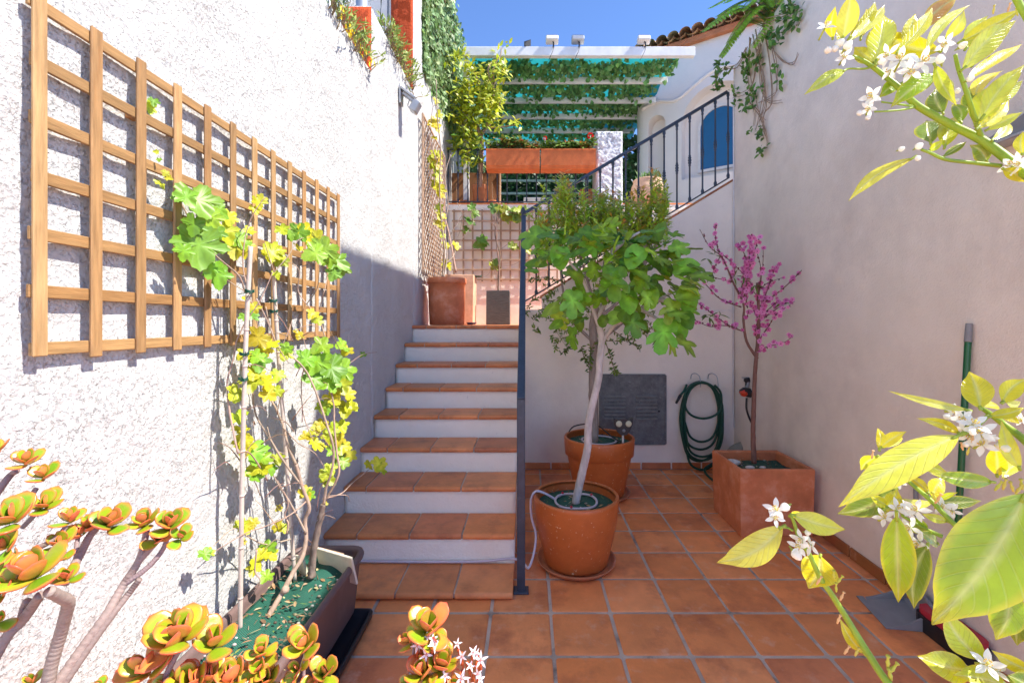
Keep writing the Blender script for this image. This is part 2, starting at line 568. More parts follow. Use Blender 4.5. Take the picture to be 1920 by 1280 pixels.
def tile_block(mb, x0, x1, y0, y1, z, th=.012, r=.012, bev=.004, c=(1, 1, 1), ax=0):
    """one rounded-corner floor tile with a soft worn edge"""
    def ring(ins, zz):
        out = []
        for cx, cy, a0 in ((x1 - r, y1 - r, 0), (x0 + r, y1 - r, 90), (x0 + r, y0 + r, 180), (x1 - r, y0 + r, 270)):
            for k in range(3):
                a = math.radians(a0 + 45 * k)
                out.append(V((cx + (r - ins) * math.cos(a), cy + (r - ins) * math.sin(a), zz)))
        return out
    a, b, d = ring(0, z - th), ring(0, z - bev), ring(bev, z - bev * .25)
    e = ring(bev * 3.2 if bev * 3.2 < r else r * .95, z)
    n = 12
    fs = []
    for q in range(3):
        for i in range(n):
            j = (i + 1) % n
            fs.append((q * n + i, q * n + j, (q + 1) * n + j, (q + 1) * n + i))
    fs.append(tuple(range(3 * n, 4 * n)))
    mb.add(a + b + d + e, fs, c, True)


def terracol(lo=.88, hi=1.12):
    k = R.uniform(lo, hi); h = R.random()
    base = mixc((.80, .26, .078), (.80, .30, .11), h)
    if R.random() < .15: base = mixc(base, (.54, .16, .08), .5)
    return tuple(x * k for x in base)


G = .3105
fx0, fy0 = .115, 2.054
mb = MB(); g = .0085
for i in range(-5, 8):
    for j in range(-9, 10):
        x0, y0 = fx0 + i * G, fy0 + j * G
        x1, y1 = x0 + G, y0 + G
        if x0 > XR(y1) or y0 > ZB or x1 < XL: continue
        x0 = max(x0, XL); y1 = min(y1, ZB - .004)
        if y1 - y0 < .03 or x1 - x0 < .03: continue
        dz = R.uniform(-.0012, .0012); q = R.uniform(-.0015, .0015)
        tile_block(mb, x0 + g + q, x1 - g + q, y0 + g, y1 - g, dz, c=terracol())
mb2 = mb
gm = MB(); gm.add([(-1.5, -1.2, -.005), (2.6, -1.2, -.005), (2.6, ZB, -.005), (-1.5, ZB, -.005)], [(0, 1, 2, 3)])
cbox(gm, (.5, 1.7, -.033), (4.4, 6.2, .04), .002)
pf = mb2.build('patio_floor', M['tile']); tag(pf, kind='structure')
tag(gm.build('patio_grout', M['grout']), kind='structure')

# skirting tiles along back and right wall
mb = MB(); x = XS + .01
while x < XR(ZB) - .03:
    x1 = min(x + .30, XR(ZB) - .02)
    cbox(mb, ((x + x1) / 2, ZB - .006, .034), (x1 - x - .006, .014, .066), .003, None, terracol(.75, .95)); x += .31
tag(mb.build('back_skirting', M['tile']), 'low terracotta skirting strip along the foot of the back plaster wall', 'skirting')
mb = MB(); y = 2.3
while y < ZB - .05:
    y1 = min(y + .3, ZB - .02); ym = (y + y1) / 2
    cbox(mb, (XR(ym) - .007, ym, .036), (.014, y1 - y - .006, .072), .003, Matrix.Rotation(-.03, 3, 'Z'), mixc(terracol(.55, .7), (.20, .10, .03), .5)); y += .31
tag(mb.build('side_skirting', M['tile']), 'brown terracotta skirting strip along the foot of the right wall', 'skirting')

# ------------------------------------------------------------------ left boundary wall with stepped piers
t = thing('boundary_wall', (XL, 2, 0), 'rough white plastered wall on the left, rising in steps with red painted ends', 'wall')
mb = MB(); panel(mb, (XL, .3, -.02), (0, 1, 0), (0, 0, 1), 3.33, 3.53, .015, .010, .25)
mb.build('lower_wall', M['stucco'], t)
mb = MB(); panel(mb, (XL, -3.7, -.02), (0, 1, 0), (0, 0, 1), 3.998, 3.53, .05, .010, .25)  # out of view, lengthened so more sunlit plaster bounces light
mb.build('near_wall', M['stucco'], t)
mb = MB(); panel(mb, (XL, 3.632, -.02), (0, 1, 0), (0, 0, 1), 1.31, 4.05, .02, .010, .25)
mb.build('middle_wall', M['stucco'], t)
mb = MB(); panel(mb, (XL, 4.944, -.02), (0, 1, 0), (0, 0, 1), .43, 6.9, .025, .010, .25)
mb.build('tall_pier', M['stucco'], t)
mb = MB(); panel(mb, (XL - .01, 5.378, -.02), (0, 1, 0), (0, 0, 1), 7.6, 4.62, .03, .012, .3)
mb.build('upper_wall', M['stucco'], t)
for (y, z0, z1) in ((3.63, 3.5, 4.025), (4.942, 4.02, 6.88)):
    mb = MB(); panel(mb, (XL - .245, y, z0), (1, 0, 0), (0, 0, 1), .238, z1 - z0, .02, .006, .001, 14)
    mb.build('painted_end', M['red'], t)

# ------------------------------------------------------------------ right wall (house side) and the unseen shade-casting storey above it
t = thing('house_wall', (2.1, 3, 0), 'tall shaded plaster wall of the house along the right side', 'wall')
mb = MB()
ya, yb = ZB + .05, 1.05
ud = V((XR(yb) - XR(ya), yb - ya, 0))
panel(mb, (XR(ya), ya, -.02), ud, (0, 0, 1), ud.length, 4.18, .035, .006, .3, 5)
mb.build('wall', M['wallR'], t)
mb = MB()                                    # unseen upper storey, outline shaped to throw shade on the left wall
prof = [(.95, 4.1), (1.62, 6.0), (2.19, 7.6), (4.55, 7.6), (4.62, 4.1)]
vs = [V((3.0, y, z)) for y, z in prof] + [V((7.0, y, z)) for y, z in prof]
mb.add(vs, [(0, 1, 2, 3, 4), (9, 8, 7, 6, 5)] + [(i, i + 5, (i + 1) % 5 + 5, (i + 1) % 5) for i in range(5)])
mb.build('shadow_storey', M['housew'], t)
mb = MB(); cbox(mb, (4.75, 2.85, 4.09), (4.6, 3.6, .12), .005); mb.build('roof_slab', M['plaster'], t)

# ------------------------------------------------------------------ back wall with the sloping stair above it
SL = .605


def ztop(x): return 1.70 + SL * (x + .03)


t = thing('retaining_wall', (1, ZB, 0), 'white plastered wall under the sloping upper stair, facing the patio', 'wall')
mb = MB(); panel(mb, (XS, ZB, -.02), (1, 0, 0), (0, 0, 1), XR(ZB) - XS + .1, 1.66, .03, .005, .2, 6, edge=.004)
mb.build('wall', M['plaster'], t)
mb = MB(); x0, x1 = .14, 2.9
vs, fs = [], []
for y in (ZB + .003, ZB + .16):
    vs += [V((x0, y, 1.6)), V((x1, y, 1.6)), V((x1, y, ztop(x1) - .03)), V((x0, y, ztop(x0) - .03))]
mb.add(vs, [(0, 1, 2, 3), (7, 6, 5, 4), (0, 3, 7, 4), (3, 2, 6, 7), (1, 5, 6, 2)])
mb.build('sloping_parapet', M['plaster'], t)
mb = MB(); x = x0 - .02
while x < x1:
    a = V((x, ZB + .085, ztop(x) - .018)); b = V((x + .275, ZB + .085, ztop(x + .275) - .018))
    bar(mb, a, b, .175, .022, .006, c=vary((.42, .15, .06), .25)); x += .285
mb.build('coping_tile', M['tread'], t)
# a pale conduit in the corner
mb = MB()
xc = XR(ZB) - .012
pipe(mb, [(xc, ZB - .012, 3.95), (xc + .003, ZB - .012, 2.6), (xc - .002, ZB - .012, 1.4), (xc, ZB - .012, .52), (xc + .03, ZB - .05, .45), (xc + .08, ZB - .3, .43)], .0085, 8)
tag(mb.build('conduit', M['whitepl']), 'thin pale conduit pipe running up the corner beside the peach tree', 'pipe')

# ------------------------------------------------------------------ steps
GO, RI = .30, .18
NS = 9


def fy(k): return 2.46 + GO * (k - 1)


def hz(k): return .04 + RI * (k - 1)


t = thing('staircase', (-.66, 2.46, 0), 'white steps with terracotta treads climbing beside the rough left wall', 'staircase')
JX = [XS, -.405, -.725, -1.045, XL + .004]


def tread_tile(mb, x0, x1, y0, y1, top, th, c):
    prof = [(y1, top - .002), (y1 - .004, top)]
    r = th * .48
    prof += [(y0 + r + .03, top - .0004)]
    for k in range(7):
        a = math.pi / 2 + math.pi * k / 6
        prof.append((y0 + r + r * math.cos(a), top - th / 2 + (th / 2) * math.sin(a)))
    prof += [(y1, top - th)]
    n = len(prof); vs = []
    e = .003
    secs = [(x0, e * .9), (x0 + e * .4, e * .3), (x0 + e, 0), (x1 - e, 0), (x1 - e * .4, e * .3), (x1, e * .9)]
    for x, ins in secs:
        for y, z in prof:
            vs.append(V((x, y + (ins if y < y0 + .02 else 0), z - (ins if z > top - th / 2 else -ins))))
    fs = []
    for s_ in range(len(secs) - 1):
        for i in range(n):
            j = (i + 1) % n
            fs.append((s_ * n + i, (s_ + 1) * n + i, (s_ + 1) * n + j, s_ * n + j))
    fs.append(tuple(range(n))); fs.append(tuple(range((len(secs) - 1) * n, len(secs) * n))[::-1])
    mb.add(vs, fs, c, False)


for k in range(1, NS + 1):
    mb = MB(); top = hz(k); y0 = fy(k) - .0
    off = 0 if k % 3 else .05
    for i in range(4):
        x1, x0 = JX[i], JX[i + 1]
        if i > 0: x1 -= .004 + off
        if i < 3: x0 += .004 - off
        if k == 1 and i == 3: pass
        tread_tile(mb, x0 + .001, x1 - .001, y0 + R.uniform(-.003, .003), y0 + GO + .015, top + R.uniform(-.001, .001), .036, terracol(.7, 1.0))
    tr = mb.build('tread', M['tread'], t)
    mb = MB(); cbox(mb, ((XS + XL) / 2, y0 + .17, top - .02), (XS - XL - .004, .31, .026), .002)
    mb.build('grout_bed', M['grout'], tr)
    if k < NS:
        mb = MB(); zt = hz(k + 1) - .038
        ry = fy(k + 1) + .024
        panel(mb, (XL + .002, ry, -.02), (1, 0, 0), (0, 0, 1), XS - XL - .004, zt + .02, .03, .004, GO - .004, 11, edge=.003)
        mb.build('riser', M['riser'], t)
# landing
mb = MB(); cbox(mb, (-.2, 5.95, .72), (2.1, 2.08, 1.46), .004)
lz = hz(9)
mb.build('landing_slab', M['plaster'], t)
mb = MB()
for i in range(-4, 4):
    for j in range(0, 7):
        x0 = XS - .31 * (-i) + .31 - .31; y0 = 5.18 + j * .29
        if x0 < XL - .3 or x0 > .85: continue
        tile_block(mb, max(x0, XL) + .005, x0 + .305, y0, y0 + .28, lz - .003, c=terracol())
mb.build('landing_tile', M['tile'], t)

# upper flight behind the parapet
t = thing('upper_staircase', (1, 5.3, 1.48), 'upper flight of steps rising to the right behind the sloping parapet', 'staircase')
for i in range(1, 11):
    x0 = .02 + .28 * (i - 1)
    mb = MB(); cbox(mb, (x0 + .2, 5.3, (1.47 + .17 * i - .04) / 2), (.28, .84, 1.47 + .17 * i - .04), .003)
    mb.build('riser', M['plaster'], t)
    mb = MB(); cbox(mb, (x0 + .18, 5.3, 1.47 + .17 * i - .018), (.31, .86, .036), .012, None, terracol()); mb.build('tread', M['tread'], t)

# ------------------------------------------------------------------ terrace
TZ = 3.33
t = thing('terrace', (0, 9, TZ), 'raised terrace above the landing, white front wall and tiled deck', 'terrace')
mb = MB(); panel(mb, (XL, 7.0, 1.4), (1, 0, 0), (0, 0, 1), 4.6, TZ - 1.42, .05, .006, .25, 5); mb.build('front_wall', M['plaster'], t)
mb = MB(); cbox(mb, (1.6, 10.2, TZ - .055), (6.2, 6.45, .09), .004); mb.build('deck', M['plaster'], t)
mb = MB(); x = XL + .02
while x < 3.3:
    cbox(mb, (x + .15, 7.08, TZ), (.295, .22, .022), .006, None, terracol()); x += .305
mb.build('edge_tile', M['tread'], t)

# ------------------------------------------------------------------ railings


def baluster(mb, x, y, z0, z1, r=.007, collar=.5):
    H = z1 - z0
    pr = [(r * 1.6, 0), (r * 1.9, .03), (r * 1.1, .05), (r, .06)]
    zc = H * collar
    pr += [(r, zc - .055), (r * 1.5, zc - .05), (r * 1.2, zc - .036), (r * 2.0, zc - .02), (r * 1.4, zc - .008), (r * 2.2, zc + .006), (r * 1.4, zc + .02), (r * 2.0, zc + .034), (r * 1.2, zc + .046), (r * 1.5, zc + .056), (r, zc + .062)]
    pr += [(r, H - .075), (r * 1.5, H - .07), (r * 1.1, H - .05), (r * 1.9, H - .03), (r * 1.5, H)]
    lathe(mb, [(r_, max(0, min(z, H))) for r_, z in pr], (x, y, z0), 8)


t = thing('terrace_railing', (0, 7.05, TZ), 'dark iron railing along the terrace edge behind the flower troughs', 'railing')
rz = TZ + .86
mb = MB(); bar(mb, (-1.3, 7.05, rz), (1.02, 7.05, rz), .03, .022); mb.build('top_rail', M['iron'], t)
mb = MB(); bar(mb, (-1.3, 7.05, TZ + .05), (1.02, 7.05, TZ + .05), .022, .014); mb.build('bottom_rail', M['iron'], t)
x = -1.245
while x < 1.02:
    mb = MB(); baluster(mb, x, 7.05, TZ + .055, rz - .011, .0085, .52); mb.build('baluster', M['iron'], t); x += .152

YR = ZB + .075
t = thing('stair_railing', (1, YR, 1.7), 'dark iron railing sloping up to the right above the fig tree', 'railing')


def zr(x): return 2.66 + .597 * (x + .03)


mb = MB(); bar(mb, (-.04, YR, zr(-.04)), (2.08, YR, zr(2.08)), .035, .03); mb.build('handrail', M['iron'], t)
zb_ = lambda x: 1.735 + SL * (x + .03)
mb = MB(); bar(mb, (-.04, YR, zb_(-.04)), (2.1, YR, zb_(2.1)), .026, .014); mb.build('bottom_rail', M['iron'], t)
x = .08
while x < 2.1:
    mb = MB(); baluster(mb, x, YR, zb_(x), zr(x) - .01, .0095, .47); mb.build('baluster', M['iron'], t); x += .134
mb = MB(); pr = [(.019, 0), (.019, 1.16), (.026, 1.165), (.026, 1.185), (.014, 1.19), (.024, 1.215), (.027, 1.235), (.018, 1.262), (.004, 1.28)]
lathe(mb, pr, (-.058, YR, 1.44), 12); mb.build('newel_post', M['iron'], t)

t = thing('step_railing', (-.045, 2.55, 0), 'dark iron handrail and post running down the right edge of the lower steps', 'railing')
mb = MB(); cbox(mb, (-.042, 2.55, .545), (.046, .03, 1.09), .003); mb.build('post', M['iron'], t)
mb = MB(); bar(mb, (-.042, 2.535, 1.075), (-.05, YR - .02, 2.62), .046, .024, .003); mb.build('handrail', M['iron'], t)
mb = MB(); bar(mb, (-.046, 2.57, .30), (-.055, YR - .03, 1.76), .02, .014, .002); mb.build('bottom_rail', M['iron'], t)
for k in range(9):
    y = 2.75 + k * .22
    f = (y - 2.535) / (YR - 2.555)
    mb = MB(); baluster(mb, -.046 - .004 * f, y, .31 + (1.45) * f, 1.06 + 1.545 * f, .008, .5); mb.build('baluster', M['iron'], t)
mb = MB(); cbox(mb, (-.042, 2.55, .006), (.085, .07, .012), .003); mb.build('base_plate', M['iron'], t)
# ------------------------------------------------------------------ wooden trellis on the left wall
t = thing('wooden_trellis', (-1.2, 2, 1.4), 'new square pine trellis fixed to the sunny rough white wall', 'trellis')
vy = [1.130 + .1480 * i for i in range(13)]
hzs = [1.436 + .1434 * i for i in range(7)]
xv, xh = -1.2145, -1.2243
for i, y in enumerate(vy):
    mb = MB(); k = R.uniform(.75, 1.15)
    c = tuple(q * k for q in mixc((.36, .19, .075), (.44, .27, .12), R.random()))
    cbox(mb, (xv, y, (hzs[0] + hzs[-1]) / 2 - .004 + (.004 if i else .012)), (.009, .034, hzs[-1] - hzs[0] + .055 + R.uniform(-.006, .006)), .0025, Matrix.Rotation(R.uniform(-.004, .004), 3, 'X'), c)
    mb.build('upright_batten', M['woodv'], t)
for i, z in enumerate(hzs):
    mb = MB(); k = R.uniform(.7, 1.05)
    c = tuple(q * k for q in mixc((.32, .165, .06), (.40, .24, .10), R.random()))
    a = R.uniform(.008, .024)
    cbox(mb, (xh, (vy[0] + vy[-1]) / 2 - a / 2 + .012, z), (.0095, vy[-1] - vy[0] + .02 + a, .033), .002, None, c)
    mb.build('cross_batten', M['woodh'], t)
for y in (1.426, 2.46):
    for z in (hzs[1], hzs[5]):
        mb = MB(); cbox(mb, (-1.241, y, z), (.024, .03, .03), .002, None, (.4, .2, .08)); mb.build('wall_spacer', M['woodv'], t)

# ------------------------------------------------------------------ wall lamp on left wall
t = thing('wall_lamp', (-1.25, 4.42, 3.7), 'grey angled spotlight bracketed high on the white wall', 'lamp')
mb = MB(); cbox(mb, (-1.238, 4.42, 3.70), (.02, .10, .16), .004); mb.build('wall_plate', M['metal'], t)
mb = MB(); bar(mb, (-1.23, 4.42, 3.77), (-1.09, 4.42, 3.665), .12, .02, .004); mb.build('hood', M['metal'], t)
mb = MB(); bar(mb, (-1.22, 4.42, 3.735), (-1.11, 4.42, 3.65), .05, .035, .006); mb.build('arm', M['metal'], t)
mb = MB(); cbox(mb, (-1.10, 4.42, 3.60), (.07, .10, .11), .008, Matrix.Rotation(.5, 3, 'Y'))
sh = mb.build('lamp_head', M['metal'], t)
mb = MB(); pipe(mb, [(-1.15, 4.40, 3.66), (-1.165, 4.39, 3.6), (-1.14, 4.39, 3.57), (-1.12, 4.40, 3.59)], .004, 6); mb.build('cable', M['greypl'], t)

# ------------------------------------------------------------------ laced lath trellis further along the left wall
t = thing('lath_trellis', (-1.2, 5.8, 2.1), 'weathered diamond lath trellis on the left wall past the corner', 'trellis')
def lath_panel(t, y0, y1, z0, z1, x, st):
    mb = MB()
    n = int((y1 - y0 + z1 - z0) / st) + 1
    for k in range(n + 1):
        for sg in (1, -1):
            s0 = k * st
            pts = []
            a = max(0, s0 - (z1 - z0)); b = min(y1 - y0, s0)
            if b - a < .03: continue
            ya, za = y0 + a, z0 + s0 - a
            yb, zb = y0 + b, z0 + s0 - b
            if sg < 0: ya, yb = y1 - a, y1 - b
            xx = x + (.004 if sg > 0 else -.004)
            bar(mb, (xx, ya, za), (xx, yb, zb), .018, .007, .001, V((1, 0, 0)), vary((.40, .26, .17), .3))
    return mb
lath_panel(t, 5.16, 6.5, 2.08, 3.85, -1.205, .115).build('lath_lattice', M['oldwood'], t)
for a, b in (((5.15, 2.07), (5.15, 3.87)), ((6.51, 2.07), (6.51, 3.87)), ((5.15, 2.07), (6.51, 2.07)), ((5.15, 3.87), (6.51, 3.87))):
    mb = MB(); bar(mb, (-1.2, a[0], a[1]), (-1.2, b[0], b[1]), .026, .016, .002, V((1, 0, 0))); mb.build('frame_lath', M['oldwood'], t)

# ------------------------------------------------------------------ square trellis on the terrace front wall
t = thing('grid_trellis', (-.4, 6.96, 2.7), 'grey brown square trellis on the white wall of the landing', 'trellis')
for i in range(12):
    x = -1.14 + i * .1435
    mb = MB(); cbox(mb, (x, 6.962, 2.69), (.026, .012, 1.1), .002); mb.build('upright_lath', M['oldwood'], t)
for j in range(8):
    z = 2.17 + j * .149
    mb = MB(); cbox(mb, (-.35, 6.949, z), (1.64, .012, .024), .002); mb.build('cross_lath', M['oldwood'], t)

# ------------------------------------------------------------------ access hatch, hose, tap timer and bits on the back wall
t = thing('access_hatch', (1.07, ZB, .62), 'speckled grey metal hatch with two columns of louvres on the back wall', 'hatch')
mb = MB(); cbox(mb, (1.07, ZB - .012, .617), (.67, .022, .70), .004); mb.build('door_panel', M['panelm'], t)
mb = MB()
for a, b in (((.735, .265), (1.405, .265)), ((.735, .969), (1.405, .969)), ((.735, .265), (.735, .969)), ((1.405, .265), (1.405, .969))):
    bar(mb, (a[0], ZB - .016, a[1]), (b[0], ZB - .016, b[1]), .02, .03, .003, V((0, 1, 0)))
mb.build('frame', M['panelm'], t)
for cxx in (.885, 1.21):
    mb = MB()
    for k in range(7):
        z = .525 + k * .038
        cbox(mb, (cxx, ZB - .030, z), (.22, .026, .018), .007, Matrix.Rotation(.6, 3, 'X'))
    mb.build('louvre', M['louvre'], t)
mb = MB(); ball(mb, (1.34, ZB - .026, .60), .012); mb.build('lock', M['blackpl'], t)

hk = thing('hose_hanger', (1.78, ZB, .92), 'bent wire hooks on the back wall holding the coiled hose', 'hook')
for px in (1300, 1332):
    x = (px - CX) * ZB / F
    mb = MB(); pipe(mb, [(x - .03, ZB - .012, .93), (x - .028, ZB - .03, .975), (x, ZB - .055, .99), (x + .03, ZB - .085, .965), (x + .034, ZB - .105, .90), (x + .03, ZB - .12, .86)], .0045, 6); mb.build('hook', M['metal'], hk)
for px in (1282, 1327):
    x = (px - CX) * ZB / F
    mb = MB(); bar(mb, (x, ZB - .01, .86), (x, ZB - .01, .975), .007, .007, .001); mb.build('wall_pin', M['metal'], hk)

t = thing('garden_hose', (1.78, 4.63, .5), 'dark green hose coiled in long loops on wall hooks', 'hose')
mb = MB()
pts = []
xc = (1314 - CX) * 4.62 / F
for k in range(7):
    hw = .195 + R.uniform(-.025, .03); lo = [.10, .22, .30, .02, .12, .16, .55][k]
    yy = 4.64 - .013 * k
    for a in range(12):
        th = math.pi / 2 + 2 * math.pi * a / 12
        zc = (.905 + lo) / 2; hh = (.905 - lo) / 2
        sx = math.copysign(abs(math.cos(th)) ** .75, math.cos(th))
        pts.append(V((xc + sx * hw + R.uniform(-.008, .008), yy - .013 * a / 12, zc + math.sin(th) * hh + R.uniform(-.004, .004))))
pipe(mb, pts, .0115, 8, 5)
mb.build('coil', M['hose'], t)
mb = MB(); pipe(mb, [(xc - .15, 4.6, .88), (xc - .19, 4.57, .82), (xc - .245, 4.56, .76)], .0115, 8); mb.build('loose_end', M['hose'], t)
mb = MB(); pipe(mb, [(xc - .225, 4.56, .782), (xc - .275, 4.55, .70)], .017, 8, r1=.012); mb.build('nozzle', M['blackpl'], t)
mb = MB(); pipe(mb, [(xc + .1, 4.56, .10), (xc - .01, 4.5, .05), (xc + .0, 4.3, .014), (xc + .09, 4.16, .014), (xc + .25, 4.1, .014), (xc + .5, 4.12, .014)], .0115, 8); mb.build('floor_run', M['hose'], t)

t = thing('tap_timer', (2.06, 4.4, .9), 'black and red irrigation timer hanging from a tap in the corner', 'timer')
q = P(1402, 735, 4.35)
mb = MB(); pipe(mb, [q + V((.06, .0, .10)), q + V((.0, 0, .10)), q + V((-.01, 0, .06))], .016, 10); cbox(mb, q + V((0, 0, .115)), (.07, .045, .05), .014); mb.build('tap', M['blackpl'], t)
mb = MB(); cbox(mb, q + V((-.01, 0, .14)), (.1, .012, .01), .004); mb.build('tap_lever', M['metal'], t)
mb = MB(); cbox(mb, q + V((-.01, -.02, .0)), (.15, .09, .085), .03, Matrix.Rotation(.15, 3, 'Y')); tb = mb.build('timer_body', M['blackpl'], t)
mb = MB(); cbox(mb, q + V((-.055, -.035, -.003)), (.075, .085, .062), .026, Matrix.Rotation(.25, 3, 'Y')); mb.build('timer_cover', M['orangepl'], t)
mb = MB(); pipe(mb, [q + V((0, 0, .10)), q + V((-.01, 0, .03))], .02, 10); mb.build('collar', M['greypl'], t)
mb = MB(); pipe(mb, [q + V((-.02, -.02, -.05)), q + V((-.025, -.03, -.16)), q + V((.02, -.03, -.28)), q + V((.10, -.02, -.38))], .010, 8); mb.build('feed_hose', M['blackpl'], t)

t = thing('basin', (2.0, 4.4, .3), 'round grey green basin standing on edge behind the square planter', 'basin')
mb = MB()
lathe(mb, [(.001, 0), (.13, 0), (.15, .012), (.185, .07), (.195, .072), (.19, .066), (.155, .006)], (0, 0, 0), 32)
m_ = Matrix.Rotation(math.radians(-78), 3, 'X')
bc = P(1398, 868, 4.5)
mb.v = [tuple(m_ @ V(x) + bc) for x in mb.v]
mb.build('bowl', mk('olive_plastic', (.24, .24, .19), .55, .15, 8), t)

# ------------------------------------------------------------------ broom and dustpan on the right
t = thing('broom', (2.0, 2.12, 0), 'green handled broom with red and black head leaning on the right wall', 'broom')
b0, b1 = V((1.985, 2.13, .085)), V((2.022, 2.09, 1.47))
mb = MB(); pipe(mb, [b0, (b0 + b1) / 2, b1], .0135, 12); mb.build('handle', M['greenpl'], t)
d_ = (b1 - b0).normalized()
mb = MB(); pipe(mb, [b1 - d_ * .055, b1, b1 + d_ * .03], .0155, 12, r1=.012); mb.build('grip', M['greypl'], t)
def rbox(x0, x1, y0, y1, z0, z1, fl=1.0, bev=.012):
    m = MB(); cx_, cy_ = (x0 + x1) / 2, (y0 + y1) / 2
    vs = []
    for z, f in ((z0, fl), (z1, 1)):
        for i in range(20):
            a = 2 * math.pi * i / 20
            sx = math.copysign(abs(math.cos(a)) ** .5, math.cos(a)); sy = math.copysign(abs(math.sin(a)) ** .5, math.sin(a))
            vs.append(V((cx_ + sx * (x1 - x0) / 2 * f, cy_ + sy * (y1 - y0) / 2 * f, z)))
    fs = [(i, (i + 1) % 20, (i + 1) % 20 + 20, i + 20) for i in range(20)] + [tuple(range(20))[::-1], tuple(range(20, 40))]
    m.add(vs, fs)
    return m
rbox(1.925, 2.03, 1.98, 2.27, .075, .105).build('head', M['redpl'], t)
m = rbox(1.915, 2.035, 1.97, 2.28, .002, .075, 1.0)
for k in range(500):
    a, b = R.uniform(1.915, 2.035), R.uniform(1.965, 2.285)
    leaf(m, V((a, b, .075)), V((R.uniform(-.2, .2) - .15, R.uniform(-.2, .2), -1)), V((0, 1, 0)), .073, .004, (1, 1, 1), n=1)
m.build('bristles', M['blackpl'], t)

t = thing('dustpan', (1.87, 2.37, 0), 'grey plastic dustpan on the floor tiles with an upright handle', 'dustpan')
mb = MB()
def dp(u, v, z):      # u from mouth to back, v along the mouth
    return V((1.80 + .055 * (v - .5) * 2 * .8 + u * .215, 2.365 - (v - .5) * -.26 - u * .03, z))
sec = [(0, .002, .004), (.12, .006, .009), (.5, .010, .035), (.85, .016, .075), (1, .03, .105)]
vs, fs = [], []
for u, zf, zs in sec:
    vs += [dp(u, 0, 0.001), dp(u, 0, zs), dp(u, .045, zs), dp(u, .06, zf), dp(u, .94, zf), dp(u, .955, zs), dp(u, 1, zs), dp(u, 1, 0.001)]
for i in range(len(sec) - 1):
    for j in range(7):
        fs.append((i * 8 + j, i * 8 + j + 1, (i + 1) * 8 + j + 1, (i + 1) * 8 + j))
mb.add(vs, fs)
vs = []
for du in (.97, 1.05):
    vs += [dp(du, 0, 0.001), dp(du, 1, 0.001), dp(du, 1, .106), dp(du, .5, .125), dp(du, 0, .106)]
mb.add(vs, [(0, 1, 2, 3, 4), (9, 8, 7, 6, 5)] + [(i, (i + 1) % 5, (i + 1) % 5 + 5, i + 5) for i in range(5)])
cbox(mb, dp(-.02, .5, .004), (.035, .27, .006), .002, Matrix.Rotation(-.17, 3, 'Z'))
mb.build('pan', M['greypl'], t)
mb = MB(); pipe(mb, [dp(1.0, .5, .10), V((2.02, 2.37, .4)), V((2.035, 2.39, .74))], .011, 10); mb.build('handle', M['greypl'], t)
mb = MB(); pipe(mb, [V((2.034, 2.389, .70)), V((2.037, 2.392, .79))], .015, 10); mb.build('grip', M['greypl'], t)

# lamp box on right wall near the camera
t = thing('wall_light', (2.0, 1.97, 2.35), 'dark wedge shaped wall light on the right wall behind the orange twigs', 'lamp')
mb = MB()
vs = []
for y in (1.74, 1.975):
    vs += [V((2.03, y, 2.26)), V((2.03, y, 2.275 + (1.985 - y) * .5)), V((1.955, y, 2.27 + (1.985 - y) * .3)), V((1.955, y, 2.26))]
mb.add(vs, [(0, 1, 2, 3), (7, 6, 5, 4), (1, 5, 6, 2), (2, 6, 7, 3), (0, 3, 7, 4)])
mb.build('hood', M['greypl'], t)
mb = MB(); cbox(mb, (1.985, 1.86, 2.252), (.085, .24, .014), .003); mb.build('rim', M['metal'], t)

# ------------------------------------------------------------------ pots
def pot_lathe(prof_out, wall=.018, soil=.05):
    """outer profile [(r,z)] bottom->top ; returns closed profile with inner side"""
    top = prof_out[-1]
    inn = [(top[0] - .006, top[1] + .004), (top[0] - wall + .004, top[1] + .002), (top[0] - wall, top[1] - .01)]
    inn += [(max(r - wall, .01), z) for r, z in prof_out[::-1][1:] if z > .04]
    inn.append((.001, .04))
    return [(.001, prof_out[0][1])] + prof_out + inn


def saucer(mb, c, r):
    lathe(mb, [(.001, .004), (r * .82, .004), (r * .9, .006), (r * .99, .03), (r, .036), (r * .985, .038), (r * .95, .036), (r * .9, .016), (r * .85, .014), (.001, .014)], c, 48)


fp = V((.298, 2.86, 0))
t = thing('round_pot', fp, 'smooth orange glazed round pot holding the fig tree, spotted with lime', 'pot')
mb = MB(); z0 = .016
pr = [(.185, z0), (.197, z0 + .006), (.200, z0 + .014), (.214, z0 + .08), (.235, z0 + .17), (.252, z0 + .26), (.262, z0 + .33), (.267, z0 + .385), (.268, z0 + .402), (.265, z0 + .41)]
lathe(mb, pot_lathe(pr, .022), fp, 64); mb.build('pot_body', M['glaze'], t)
mb = MB(); lathe(mb, [(.001, .372), (.15, .376), (.247, .366)], fp, 40); mb.build('net_cover', M['net'], t)
mb = MB(); saucer(mb, fp, .248); mb.build('saucer', M['terra'], t)
mb = MB()
pts = [fp + V((.13 * math.cos(a), .13 * math.sin(a), .385 + .004 * math.sin(3 * a))) for a in [i * math.pi / 8 + 2.5 for i in range(17)]]
pipe(mb, pts, .0075, 8, 3)
hs = thing('drip_hose', (0, 2.8, 0), 'pale drip hose running from the step over the rim of the front pot', 'hose')
mb.build('ring', M['tubepl'], hs)
mb = MB()
pipe(mb, [(-1.2, 2.775, .058), (-.9, 2.77, .052), (-.6, 2.765, .052), (-.3, 2.77, .052), (-.1, 2.775, .066), (-.03, 2.76, .045), (.0, 2.72, .04), (.03, 2.76, .10), (.045, 2.80, .2), (.018, 2.83, .30), (.016, 2.85, .40), (.045, 2.86, .445), (.10, 2.87, .43), (.17, 2.88, .387)], .0075, 8, 7)
